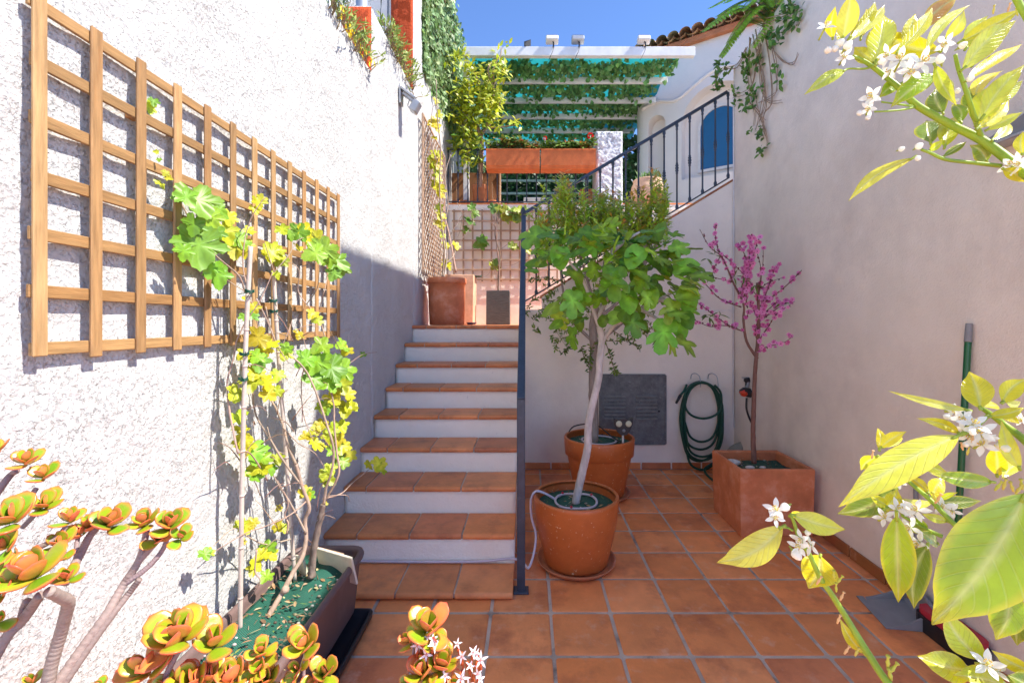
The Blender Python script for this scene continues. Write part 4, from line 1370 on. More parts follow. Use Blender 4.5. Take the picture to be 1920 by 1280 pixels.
# ------------------------------------------------------------------ beyond the left wall
t = thing('neighbour_house', (-3, 7, 0), 'pale wall of the neighbouring house beyond the boundary wall', 'house')
mb = MB(); panel(mb, (-3.9, 6.2, 0), (1, 0, 0), (0, 0, 1), 2.35, 7.5, .1, .006, .3, 4); mb.build('wall', M['plaster'], t)
t = thing('iron_lamp_post', (-1.42, 4.7, 4.02), 'slim black iron post standing on the boundary wall before the red pier', 'post')
mb = MB(); lathe(mb, [(.001, 0), (.03, 0), (.032, .04), (.02, .07), (.022, .22), (.014, .25), (.012, .9), (.001, .9)], (-1.40, 4.55, 4.03), 12); mb.build('shaft', M['iron'], t)
t = thing('metal_flue', (-1.38, 3.72, 4.02), 'short shiny metal tube standing on the lower red ended pier', 'pipe')
mb = MB(); lathe(mb, [(.055, 0), (.05, .02), (.045, .6), (.001, .6)], (-1.36, 3.72, 4.02), 16); mb.build('tube', M['metal'], t)
t = thing('dark_shrub', (-1.9, 4.6, 3), 'dark narrow leaved shrub in the neighbouring garden behind the wall', 'shrub')
mb = MB()
for k in range(900):
    p = V((R.gauss(-1.95, .18), R.gauss(4.7, .35), R.uniform(3.6, 5.3)))
    if p.x > -1.58: continue
    leaf(mb, p, V((R.uniform(-.6, .6), R.uniform(-.8, .3), R.uniform(-.2, 1))), V((R.uniform(-1, 1), -1, .5)), R.uniform(.12, .28), .016, vary((.025, .06, .015), .5), n=2)
mb.build('foliage', M['leafd'], t)
mb = MB()
for k in range(5):
    mb = MB(); pipe(mb, [V((-1.95 + R.uniform(-.1, .1), 4.7 + R.uniform(-.1, .1), 0)), V((-1.95, 4.7, 2)), V((R.gauss(-1.95, .12), R.gauss(4.7, .2), 4.6))], .02, 6, r1=.006)
    mb.build('stem', M['bark'], t)


def succulent_strip(name, lab, y0, y1, z, n, yellow, xo=-1.30):
    t = thing(name, (-1.3, (y0 + y1) / 2, z), lab, 'succulent')
    mb = MB(); fm = MB(); st = mb
    for k in range(n):
        y = R.uniform(y0, y1); p = V((xo + R.uniform(-.08, .07), y, z + R.uniform(0, .06)))
        if R.random() < .35: p = V((XL + R.uniform(0, .035), y, z - R.uniform(0, .10)))
        ax = V((R.uniform(-.1, .8), R.uniform(-.8, .3), R.uniform(.0, 1))).normalized()
        q = p + ax * R.uniform(.03, .10)
        pipe(st, [p, (p + q) / 2 + V((.01, 0, .01)), q], .004, 5, 2, (.28, .2, .1))
        for j in range(7):
            d = (ax * .7 + V((R.uniform(-1, 1), R.uniform(-1, 1), R.uniform(-.6, 1)))).normalized()
            leaf(mb, q + ax * (.008 * j), d, ax, R.uniform(.035, .065), .012, vary(mixc((.16, .28, .05), (.34, .36, .08), R.random()), .25), n=3, curl=-.1)
    for k in range(yellow):
        y = R.uniform(y0 + (y1 - y0) * .2, y1); p = V((XL + R.uniform(-.03, .05), y, z + R.uniform(-.02, .06)))
        for j in range(12):
            a = 2 * math.pi * j / 12
            leaf(fm, p, V((.3, math.cos(a), math.sin(a))), V((1, -.6, .3)), .024, .008, (.85, .62, .01), n=2)
    mb.build('foliage', M['leafd'], t)
    if yellow: fm.build('yellow_blossom', M['petal'], t)
    return t


succulent_strip('trailing_succulent', 'straggly succulent with bright yellow flowers on the wall top by the lower red end', 2.75, 3.6, 3.51, 70, 26)
succulent_strip('leafy_succulent', 'green trailing succulent with one yellow flower on the wall top by the tall red pier', 3.95, 4.95, 4.03, 120, 3)

# ------------------------------------------------------------------ fern and hanging creeper on the right wall top
q = V((XR(4.1) + .12, 4.05, 4.15))
t = thing('sword_fern', q, 'bright green sword fern spilling over the top corner of the right wall', 'fern')
mb = MB()
fr = [((1315, 60), 4.0), ((1345, 30), 4.1), ((1360, 5), 4.0), ((1375, -20), 4.0), ((1350, 105), 4.3), ((1400, -30), 4.0), ((1440, -40), 3.9), ((1410, 90), 3.9), ((1330, 45), 4.3), ((1455, 10), 3.7), ((1380, 60), 3.9), ((1330, 15), 4.1), ((1390, 20), 3.9), ((1420, 5), 3.9), ((1318, 58), 4.05), ((1352, 108), 4.2), ((1365, 80), 4.1), ((1400, -10), 4.0)]
for (px, py), dd in fr:
    tip = P(px, py, dd); base = q + V((R.uniform(-.08, .05), R.uniform(-.1, .1), .0))
    mid = (base + tip) / 2 + V((0, -.03, .16))
    sp = smooth_pts([(base, .004), (mid, .003), (tip, .001)], 14)
    tube(mb, sp, 5, (.20, .24, .05))
    for i in range(2, len(sp) - 1):
        pz, _ = sp[i]; dd_ = (sp[i + 1][0] - sp[i - 1][0]).normalized()
        sd = dd_.cross(V((-.3, -.5, .8))).normalized()
        u = i / len(sp); L = .09 * math.sin(math.pi * min(1, u * .85 + .15)) ** .8 + .012
        for s_ in (-1, 1):
            for h in (0, .5):
                leaf(mb, pz + dd_ * (h * .02), sd * s_ + dd_ * .35, V((-.3, -.5, .8)), L, .019, vary((.30, .50, .05), .25), n=2, curl=.2)
mb.build('frond', M['leaf'], t)
t = thing('hanging_creeper', (2.08, 4.2, 4.1), 'creeper with bare tangled stems hanging down the right wall below the fern', 'creeper')
st = MB(); mb = MB()
def creeper_leafs(p, n, s, spread=.06):
    for k in range(n):
        d = V((R.uniform(-.8, .3), R.uniform(-1, .3), R.uniform(-.7, .7)))
        leaf(mb, p + V((R.uniform(-.03, .0), R.uniform(-spread, spread), R.uniform(-spread, spread))), d, V((-.7, -.8, .4)), s * R.uniform(.7, 1.2), s * .5, vary(mixc((.05, .13, .02), (.14, .25, .04), R.random()), .3), n=3)
stems = [[(1420, 60), (1432, 130), (1440, 190), (1432, 230), (1441, 255)], [(1430, 50), (1445, 120), (1450, 190), (1435, 215), (1438, 250)], [(1410, 70), (1405, 140), (1420, 200), (1433, 232)],
         [(1440, 60), (1455, 110), (1460, 160), (1450, 180), (1420, 195)], [(1450, 95), (1470, 115), (1490, 115), (1503, 100)], [(1425, 90), (1415, 150), (1400, 175), (1380, 180)],
         [(1400, 90), (1385, 120), (1360, 130), (1345, 150), (1347, 170)], [(1440, 40), (1470, 30), (1490, 15), (1495, 30)], [(1430, 80), (1428, 150), (1445, 185), (1470, 188)], [(1418, 200), (1425, 220), (1438, 262), (1440, 275)],
         [(1415, 80), (1438, 150), (1428, 205), (1420, 240)], [(1405, 180), (1418, 205), (1417, 235)]]
for s_ in stems:
    pts = []
    for px, py in s_:
        # point on the wall plane
        yy = 4.2
        for _ in range(6): yy = F * (XR(yy) - .02) / (px - CX)
        yy = min(yy, 4.75)
        pts.append(P(px, py, yy) + V((R.uniform(-.03, 0), 0, 0)))
    for _ in range(2):
        jt = [p + V((0, R.uniform(-.03, .03), R.uniform(-.02, .02))) for p in pts]
        pipe(st, jt, .005, 5, 5, knob=.3, r1=.002)
def wl(px, py, off=.03):
    yy = 4.2
    for _ in range(6): yy = F * (XR(yy) - off) / (px - CX)
    return P(px, py, min(yy, 4.72))
for px, py, n, s, sp in ((1480, 40, 26, .075, .12), (1465, 55, 22, .07, .1), (1495, 42, 16, .06, .07), (1405, 120, 26, .065, .1), (1420, 118, 18, .06, .08), (1350, 130, 14, .07, .07), (1367, 130, 14, .07, .06), (1347, 155, 20, .07, .07), (1350, 168, 14, .06, .05),
                         (1400, 150, 10, .05, .05), (1380, 172, 12, .055, .05), (1412, 175, 16, .06, .06), (1410, 185, 10, .06, .05), (1382, 193, 7, .06, .04), (1396, 197, 7, .06, .04), (1412, 200, 8, .06, .04), (1455, 130, 7, .055, .03), (1467, 152, 8, .06, .035), (1425, 243, 10, .06, .04), (1432, 253, 8, .055, .04), (1410, 247, 5, .05, .03), (1435, 280, 9, .055, .035), (1425, 285, 6, .05, .03), (1432, 165, 6, .04, .03), (1480, 8, 18, .06, .08), (1440, 75, 14, .06, .08)):
    creeper_leafs(wl(px, py), n, s, sp)
mb.build('foliage', M['leafd'], t); st.build('stem', M['twig'], t)
# ------------------------------------------------------------------ helpers for trees
GREY, BROWN = (.42, .37, .33), (.22, .14, .10)


def branch(mb, path, d, r0, r1, c, knob=.12, n=9, k=6):
    """path of photo pixels at distance d (or per-point distance)"""
    pts = []
    m = len(path)
    for i, q in enumerate(path):
        dd = q[2] if len(q) > 2 else d
        pts.append((P(q[0], q[1], dd), r0 + (r1 - r0) * i / max(1, m - 1)))
    tube(mb, smooth_pts(pts, k), n, c, True, knob)
    return [p for p, _ in pts]


def tocam(p): return (CAM - p).normalized()


# ------------------------------------------------------------------ fig tree
t = thing('fig_tree', fp + V((0, 0, .37)), 'fig tree with pale bent trunk and big lobed leaves in the front round pot', 'tree')
mb = MB(); D = 2.86
tc_ = (.50, .44, .40)
branch(mb, [(1079, 944), (1086, 910), (1093, 880), (1102, 838), (1103, 800), (1110, 762), (1122, 712), (1124, 680), (1128, 638), (1124, 612)], D, .026, .021, tc_, .10, 12)
brs = [[(1124, 614, 2.86), (1112, 580, 2.84), (1103, 550, 2.80), (1090, 518, 2.78), (1070, 494, 2.76), (1055, 470, 2.75)], [(1124, 614, 2.86), (1124, 590, 2.86), (1138, 562, 2.86), (1142, 535, 2.84), (1146, 490, 2.8), (1150, 450, 2.8)],
       [(1130, 640, 2.86), (1150, 612, 2.85), (1170, 600, 2.83), (1200, 578, 2.8), (1233, 562, 2.78), (1262, 548, 2.76)], [(1130, 582, 2.86), (1122, 570, 2.9), (1108, 566, 2.95), (1090, 560, 3.0)], [(1143, 540, 2.84), (1165, 510, 2.9), (1195, 480, 2.95), (1220, 450, 2.95)],
       [(1200, 578, 2.8), (1220, 590, 2.75), (1238, 600, 2.7)], [(1233, 562, 2.78), (1270, 565, 2.75), (1280, 570, 2.75)], [(1150, 470, 2.8), (1175, 450, 2.75), (1200, 435, 2.75)]]
for b in brs: branch(mb, b, D, .015, .006, tc_, .12, 9)
mb.build('trunk', M['bark'], t)
mb = MB()
cl = [(1045, 455, 2.72, 26, 17), (1060, 470, 2.74, 22, 9), (1030, 480, 2.74, 18, 7), (1110, 470, 2.8, 30, 14), (1150, 465, 2.75, 34, 18), (1190, 462, 2.75, 34, 16), (1230, 470, 2.75, 30, 15), (1195, 490, 2.72, 34, 16), (1160, 510, 2.7, 34, 12),
      (1230, 520, 2.7, 26, 14), (1265, 545, 2.7, 22, 14), (1270, 585, 2.7, 20, 8), (1190, 560, 2.74, 30, 10), (1080, 590, 2.9, 20, 10), (1075, 560, 2.95, 16, 6), (1150, 590, 2.75, 16, 3), (1110, 540, 2.9, 26, 8), (1240, 458, 2.85, 22, 7)]
for px, py, dd, sp, n in cl:
    for k in range(int(n * 1.1)):
        p = P(px + R.gauss(0, sp), max(425 + R.uniform(0, 20), py + R.gauss(0, sp * .75)), dd + R.uniform(-.16, .22))
        out = (p - P(1150, 540, 2.9)).normalized()
        d = (V((R.uniform(-1, 1), R.uniform(-.6, .2), R.uniform(-1.1, .35))) + out * .6)
        up = (V((R.uniform(-.6, .6), -.55, .75)) + out * .3)
        c = vary(mixc((.09, .22, .012), (.32, .46, .03), R.random()), .25)
        s = R.uniform(.07, .14)
        lobed(mb, p, d, up, s, FIG if R.random() < .5 else FIGR, c, cup=R.uniform(-.1, .25), droop=R.uniform(.0, .3), vein=tuple(x * 1.6 for x in c))
for px, py, tx, ty, s, dd, ol in ((1153, 500, 1152, 552, .20, 2.62, FIG), (1250, 600, 1240, 645, .20, 2.62, FIG), (1180, 588, 1192, 622, .15, 2.66, FIG), (1268, 598, 1280, 630, .13, 2.66, FIGR), (1050, 462, 1050, 500, .15, 2.62, FIGR), (1015, 430, 990, 455, .16, 2.65, FIG), (1075, 545, 1072, 588, .17, 2.75, FIG), (1285, 540, 1292, 580, .16, 2.66, FIGR),
                                  (1258, 458, 1283, 470, .12, 2.68, FIG), (1262, 505, 1290, 500, .15, 2.66, FIGR), (1125, 455, 1100, 470, .15, 2.64, FIG), (1200, 462, 1180, 500, .16, 2.62, FIGR), (1175, 545, 1180, 578, .15, 2.66, FIGR), (1140, 598, 1170, 590, .12, 2.68, FIGR)):
    a, b = P(px, py, dd), P(tx, ty, dd - .05)
    c = vary((.17, .38, .03), .25)
    lobed(mb, a, b - a, tocam(a) + V((0, 0, .4)), s, ol, c, cup=.12, droop=.06, vein=tuple(x * 1.7 for x in c))
mb.build('foliage', M['leaf'], t)

# ------------------------------------------------------------------ small leaved tree behind (pomegranate)
t = thing('pomegranate_tree', bp_ + V((0, 0, .46)), 'small leaved tree with reddish young shoots in the collared pot behind the fig', 'tree')
mb = MB(); D = 4.0
tc2 = (.30, .24, .20)
branch(mb, [(1112, 832), (1113, 780), (1112, 720), (1114, 660), (1112, 620), (1116, 580)], D, .045, .034, tc2, .15, 12)
tops = []
for pth in ([(1112, 640), (1085, 615), (1065, 590), (1058, 560), (1050, 500), (1045, 430), (1050, 400)], [(1085, 615), (1075, 580), (1085, 520), (1095, 430), (1090, 390)], [(1116, 590), (1130, 520), (1135, 440), (1125, 390)], [(1116, 590), (1150, 540), (1180, 470), (1175, 400), (1180, 365)],
            [(1116, 600), (1165, 560), (1205, 500), (1215, 430), (1225, 360)], [(1150, 540), (1160, 470), (1150, 400)], [(1116, 585), (1100, 520), (1075, 440), (1075, 385)], [(1112, 650), (1150, 620), (1180, 600), (1215, 610)], [(1205, 500), (1235, 450), (1240, 390)]):
    branch(mb, pth, D + R.uniform(-.1, .15), .016, .004, tc2, .2, 7)
mb.build('trunk', M['bark'], t)
lf = MB(); tw = lf


def shoot(p, d, L, n, ls, cb, ct, r=.0025):
    """a straight leafy shoot"""
    d = d.normalized()
    e = p + d * L + V((R.uniform(-.02, .02), R.uniform(-.02, .02), R.uniform(-.02, .02)))
    pipe(tw, [p, (p + e) / 2 + V((R.uniform(-.01, .01), 0, 0)), e], r, 4, 2, (.36, .36, .10), r1=r * .5)
    for i in range(n):
        u = (i + .5) / n
        q = p + (e - p) * u
        a = R.uniform(0, 6.3)
        o = d.orthogonal().normalized(); o2 = d.cross(o)
        dd = d * R.uniform(.3, .9) + o * math.cos(a) + o2 * math.sin(a)
        leaf(lf, q, dd, d + V((0, -.6, .2)), ls * R.uniform(.6, 1.15), ls * .36, vary(mixc(cb, ct, u ** 3), .25), n=2, curl=.1)


for k in range(380):
    px = R.choice([R.gauss(1055, 24), R.gauss(1110, 28), R.gauss(1160, 28), R.gauss(1215, 22), R.uniform(1010, 1245)])
    px = min(max(px, 1008), 1245)
    py = R.uniform(392, 490) + 14 * math.sin(px * .07) + (18 if 1140 < px < 1180 else 0) - (12 if px > 1190 else 0)
    p = P(px, py, D + R.uniform(-.35, .3))
    shoot(p, V((R.uniform(-.3, .3), R.uniform(-.3, .2), 1)), R.uniform(.10, .27), R.randint(18, 28), .066, (.36, .52, .04), R.choice([(.62, .24, .06), (.46, .52, .05), (.50, .46, .05)]))
for k in range(60):
    px, py = R.uniform(1010, 1230), R.uniform(480, 640)
    shoot(P(px, py, D + R.uniform(-.1, .3)), V((R.uniform(-1, 1), R.uniform(-.5, .5), R.uniform(-.8, .5))), R.uniform(.1, .22), 16, .05, (.12, .22, .025), (.18, .28, .03))
for pth in ([(1065, 590), (1035, 565), (1000, 560), (985, 590)], [(1060, 560), (1045, 600), (1042, 625)], [(1085, 620), (1065, 650), (1050, 665)], [(1090, 650), (1095, 670), (1100, 680)], [(1115, 640), (1105, 670), (1105, 700)], [(1135, 640), (1145, 670), (1152, 695), (1157, 700)], [(1150, 620), (1180, 640), (1200, 655)], [(1120, 650), (1130, 640), (1165, 640)], [(1060, 530), (1020, 520), (990, 525)], [(1195, 590), (1210, 610), (1210, 625)], [(1030, 570), (1010, 590), (1000, 600)]):
    pts = [P(a, b, D - .08 + R.uniform(-.1, .1)) for a, b in pth]
    pipe(tw, pts, .004, 5, 4, (.25, .15, .08), r1=.002)
    for a, b in zip(pts, pts[1:]):
        for i in range(16):
            q = a + (b - a) * R.random()
            leaf(lf, q, V((R.uniform(-1, 1), R.uniform(-1, .4), R.uniform(-.8, .8))), V((R.uniform(-.5, .5), -.8, .6)), R.uniform(.03, .055), .016, vary(mixc((.05, .12, .015), (.15, .2, .02), R.random()), .3), n=2)
lf.build('foliage', M['leaf'], t)

# ------------------------------------------------------------------ peach tree in blossom
t = thing('peach_tree', (1.72, 3.45, .43), 'young peach tree covered in pink blossom in the square terracotta planter', 'tree')
mb = MB(); D = 3.45
pc = (.20, .10, .075)
branch(mb, [(1414, 868), (1412, 820), (1413, 770), (1415, 710), (1418, 668), (1422, 620), (1422, 570), (1420, 530)], D, .019, .010, pc, .16, 10)
fl = MB(); lv = MB(); tg = MB()


def blossom(p, s):
    n = (tocam(p) + V((R.uniform(-.9, .9), R.uniform(-.9, .5), R.uniform(-.7, .9)))).normalized()
    o = n.orthogonal().normalized(); o2 = n.cross(o)
    c = mixc((.64, .10, .32), (.84, .30, .54), R.random())
    for j in range(5):
        a = 2 * math.pi * j / 5 + R.random() * .3
        d = o * math.cos(a) + o2 * math.sin(a) + n * .25
        leaf(fl, p, d, n, s * .55, s * .5, c, n=3, fold=.15, curl=.1, pw=1.2, ctip=mixc(c, (.9, .6, .75), .4), vein=.92)
    ball(fl, p + n * s * .06, s * .10, 6, 4, (.30, .02, .08))
    for j in range(5):
        a = R.uniform(0, 6.3); d = o * math.cos(a) * .5 + o2 * math.sin(a) * .5 + n
        leaf(fl, p, d, o, s * .3, s * .03, (.5, .10, .22), n=1)
    ball(fl, p - n * s * .08, s * .1, 6, 4, (.13, .015, .03))


tws = [([(1420, 672), (1400, 640), (1394, 600), (1394, 570), (1375, 530), (1358, 490), (1350, 478), (1330, 462), (1312, 430)], .011, .35), ([(1390, 576), (1350, 560), (1325, 535), (1300, 512), (1290, 503)], .005, .5), ([(1397, 622), (1370, 612), (1345, 595), (1325, 580), (1305, 565)], .006, .7),
       ([(1375, 612), (1350, 610), (1330, 612), (1298, 598)], .005, .6), ([(1375, 530), (1360, 525), (1335, 520), (1305, 514)], .004, .35), ([(1350, 480), (1342, 450), (1342, 420)], .004, .6), ([(1345, 470), (1370, 490), (1395, 515)], .004, .3), ([(1352, 478), (1340, 500), (1336, 515)], .003, .6),
       ([(1385, 560), (1395, 520), (1400, 490), (1390, 465), (1384, 455)], .006, 1.6), ([(1395, 560), (1402, 520), (1405, 480), (1408, 450), (1410, 440)], .006, 2.2), ([(1400, 575), (1400, 530), (1415, 470), (1427, 440)], .005, 1.5), ([(1422, 590), (1440, 540), (1450, 510), (1460, 495)], .005, 1.8),
       ([(1424, 575), (1450, 555), (1475, 535), (1505, 505), (1520, 492)], .006, .9), ([(1426, 600), (1455, 580), (1475, 565), (1490, 562)], .005, .7), ([(1425, 635), (1445, 605), (1455, 590), (1490, 565)], .005, .7), ([(1424, 655), (1445, 648), (1470, 642), (1487, 630)], .005, 1.4), ([(1422, 560), (1430, 500), (1431, 462)], .003, .2), ([(1421, 545), (1440, 530), (1470, 520)], .003, .15),
       ([(1420, 640), (1415, 620), (1420, 615), (1432, 612)], .004, 1.8), ([(1395, 600), (1400, 595), (1405, 580)], .003, .8), ([(1418, 610), (1430, 590), (1462, 562)], .004, .8), ([(1424, 560), (1412, 545), (1405, 530)], .004, 2.4), ([(1423, 600), (1410, 575), (1405, 565)], .004, 2.0), ([(1370, 530), (1378, 505), (1372, 495)], .003, 1.0), ([(1424, 540), (1426, 500), (1418, 470)], .003, .4)]
for pth, r, dens in tws:
    d0 = R.uniform(-.09, .09)
    m = len(pth)
    pp = [(a, b, D + d0 * i / m * 2) for i, (a, b) in enumerate(pth)]
    pts = branch(tg, pp, D, r, .002, pc, .15, 6, 4)
    for i in range(len(pts) - 1):
        a, b = pts[i], pts[i + 1]
        L = (b - a).length
        if r > .009 and i < 3: continue
        for k in range(int(L / .024 * dens * 1.15 + R.random())):
            q = a + (b - a) * R.random() + V((R.gauss(0, .011), R.gauss(0, .014), R.gauss(0, .011)))
            blossom(q, R.uniform(.026, .044))
        for k in range(int(L / .04)):
            q = a + (b - a) * R.random()
            ball(fl, q + V((R.uniform(-.006, .006), -.004, R.uniform(-.006, .006))), .0055, 5, 4, (.16, .03, .045), (1, 1, 1.4))
for px, py in ((1340, 478), (1325, 485), (1375, 520), (1335, 512), (1325, 590), (1415, 535), (1465, 568), (1395, 520), (1330, 595), (1350, 590), (1322, 512)):
    p = P(px, py, D)
    for k in range(4): leaf(lv, p, V((R.uniform(-1, 1), -.4, R.uniform(-1, .6))), V((0, -.6, .8)), R.uniform(.05, .085), .015, vary((.13, .20, .03), .3), n=4, curl=.3)
mb.build('trunk', M['bark'], t); tg.build('branch', M['bark'], t); fl.build('blossom', M['petal'], t); lv.build('foliage', M['leaf'], t)

# ------------------------------------------------------------------ grape vines in the brown trough
YG = [(.44, .45, .02), (.50, .48, .02), (.38, .44, .02), (.46, .40, .02)]
GG = [(.16, .32, .025), (.20, .38, .025), (.25, .42, .03)]
t = thing('grape_vine', (-1.02, 2.15, .28), 'budding grape vine with yellow green leaves climbing from the trough to the pine trellis', 'vine')
st = MB(); lf = MB()
vb = (.38, .27, .20)
branch(st, [(583, 1082, 2.14), (587, 1050, 2.15), (592, 1010, 2.16), (600, 975, 2.16), (606, 945, 2.16)], 2.1, .017, .013, (.20, .15, .12), .5, 10)
branch(st, [(480, 1195, 1.82), (500, 1160, 1.88), (525, 1118, 1.95), (537, 1098, 1.98)], 1.9, .010, .011, vb, .25, 9)
branch(st, [(530, 1110, 1.97), (548, 1075, 2.02), (566, 1045, 2.06), (574, 1010, 2.1), (572, 975, 2.12), (580, 950, 2.12), (566, 910, 2.12), (555, 870, 2.1)], 2, .0105, .0075, vb, .25, 9)
ball(st, P(535, 1105, 1.96), .017, 8, 6, (.45, .32, .24))
vst = [([(606, 945), (612, 915), (622, 880), (625, 840), (615, 800), (600, 760), (585, 720), (570, 690), (545, 665), (520, 650), (505, 610), (498, 575)], 2.14, 2.05, .008), ([(608, 940), (635, 890), (632, 850), (628, 800), (625, 760), (618, 720), (617, 680), (605, 620), (592, 590), (575, 570)], 2.2, 2.3, .007),
       ([(555, 870), (540, 840), (530, 800), (520, 770), (505, 745), (490, 710), (480, 690)], 2.1, 2.0, .008), ([(446, 850), (436, 800), (428, 760), (426, 715), (438, 672), (445, 640), (460, 605), (490, 560), (510, 510)], 1.75, 1.85, .005), ([(500, 900), (470, 850), (446, 850)], 1.95, 1.75, .005),
       ([(560, 905), (530, 860), (505, 820), (480, 780), (474, 740), (478, 690), (490, 640), (470, 560)], 2.0, 1.95, .006), ([(574, 1000), (545, 945), (520, 905), (508, 880)], 2.1, 2.0, .006), ([(572, 940), (545, 965), (500, 985), (460, 1000), (398, 1035)], 2.1, 1.7, .0045), ([(545, 1010), (500, 1020), (465, 1005), (440, 990), (400, 1022)], 2.05, 1.7, .004),
       ([(605, 935), (640, 925), (660, 905), (690, 880)], 2.2, 2.45, .0045), ([(612, 930), (650, 928), (655, 940)], 2.2, 2.3, .004), ([(530, 800), (560, 830), (590, 850), (610, 880)], 2.05, 2.15, .004), ([(570, 690), (565, 720), (570, 780), (590, 830)], 2.1, 2.15, .004), ([(482, 1030), (478, 1070), (488, 1090), (468, 1122)], 1.8, 1.8, .004), ([(537, 1000), (540, 980), (535, 965), (540, 940), (520, 900)], 2.0, 2.0, .0055),
       ([(460, 548), (450, 520), (430, 500), (405, 480), (385, 455), (360, 420), (335, 375), (315, 350), (300, 310), (290, 250), (285, 200), (272, 182)], 1.8, 1.5, .0045), ([(465, 545), (455, 500), (458, 450), (470, 410), (490, 380), (498, 370)], 1.82, 1.85, .0035), ([(465, 550), (440, 535), (425, 525)], 1.8, 1.75, .003), ([(515, 510), (540, 480), (560, 450), (580, 445)], 2.0, 2.2, .003),
       ([(515, 510), (505, 480), (495, 455)], 2.0, 2.0, .003), ([(575, 570), (560, 545), (560, 510), (550, 495), (530, 490)], 2.2, 2.1, .0035), ([(598, 580), (612, 530), (620, 490)], 2.35, 2.45, .0035), ([(575, 570), (595, 540), (600, 500), (605, 490)], 2.3, 2.35, .003), ([(620, 695), (650, 685), (680, 665), (705, 660)], 2.35, 2.7, .003), ([(565, 500), (590, 492), (600, 490)], 2.2, 2.35, .003),
       ([(480, 560), (500, 600), (520, 650), (540, 680)], 1.9, 2.05, .0045), ([(528, 650), (540, 620), (548, 600)], 2.05, 2.1, .003), ([(500, 800), (515, 840), (535, 850)], 1.98, 2.0, .003), ([(610, 700), (590, 680), (575, 660), (560, 600)], 2.25, 2.2, .003)]
for pth, da, db, r in vst:
    m = len(pth)
    branch(st, [(a + R.uniform(-1.5, 1.5), b, da + (db - da) * i / (m - 1)) for i, (a, b) in enumerate(pth)], da, r * .8, max(.0013, r * .35), vary(vb, .15), .35, 7, 5)
for k in range(34):
    px, py = R.uniform(430, 640), R.uniform(620, 1040); dd = 1.78 + (px - 440) / 200 * .5
    p = P(px, py, dd); q = p + V((R.uniform(-.1, .1), R.uniform(-.1, .1), R.uniform(-.03, .16)))
    pipe(st, [p, (p + q) / 2 + V((R.uniform(-.02, .02), 0, .02)), q], .0025, 4, 3, vary((.30, .18, .13), .3), r1=.001)


def gleaf(px, py, s, dd, cols, flat=.55):
    p = P(px, py, dd)
    c = vary(R.choice(cols), .2)
    sz = s * dd / F * .80
    d = V((R.uniform(-.8, .8), R.uniform(-.5, .1), R.uniform(-1.2, .1)))
    up = tocam(p) * flat + V((R.uniform(.0, .9), R.uniform(-.5, .3), R.uniform(.1, .9)))
    d = (d - up.normalized() * d.dot(up.normalized())).normalized()
    lobed(lf, p - d * sz * .5, d, up, sz, GRAPE, c, cup=R.uniform(-.05, .35), droop=R.uniform(0, .3), vein=tuple(x * 1.25 for x in c))


def dvine(px): return 1.62 + (px - 380) / 260 * .72


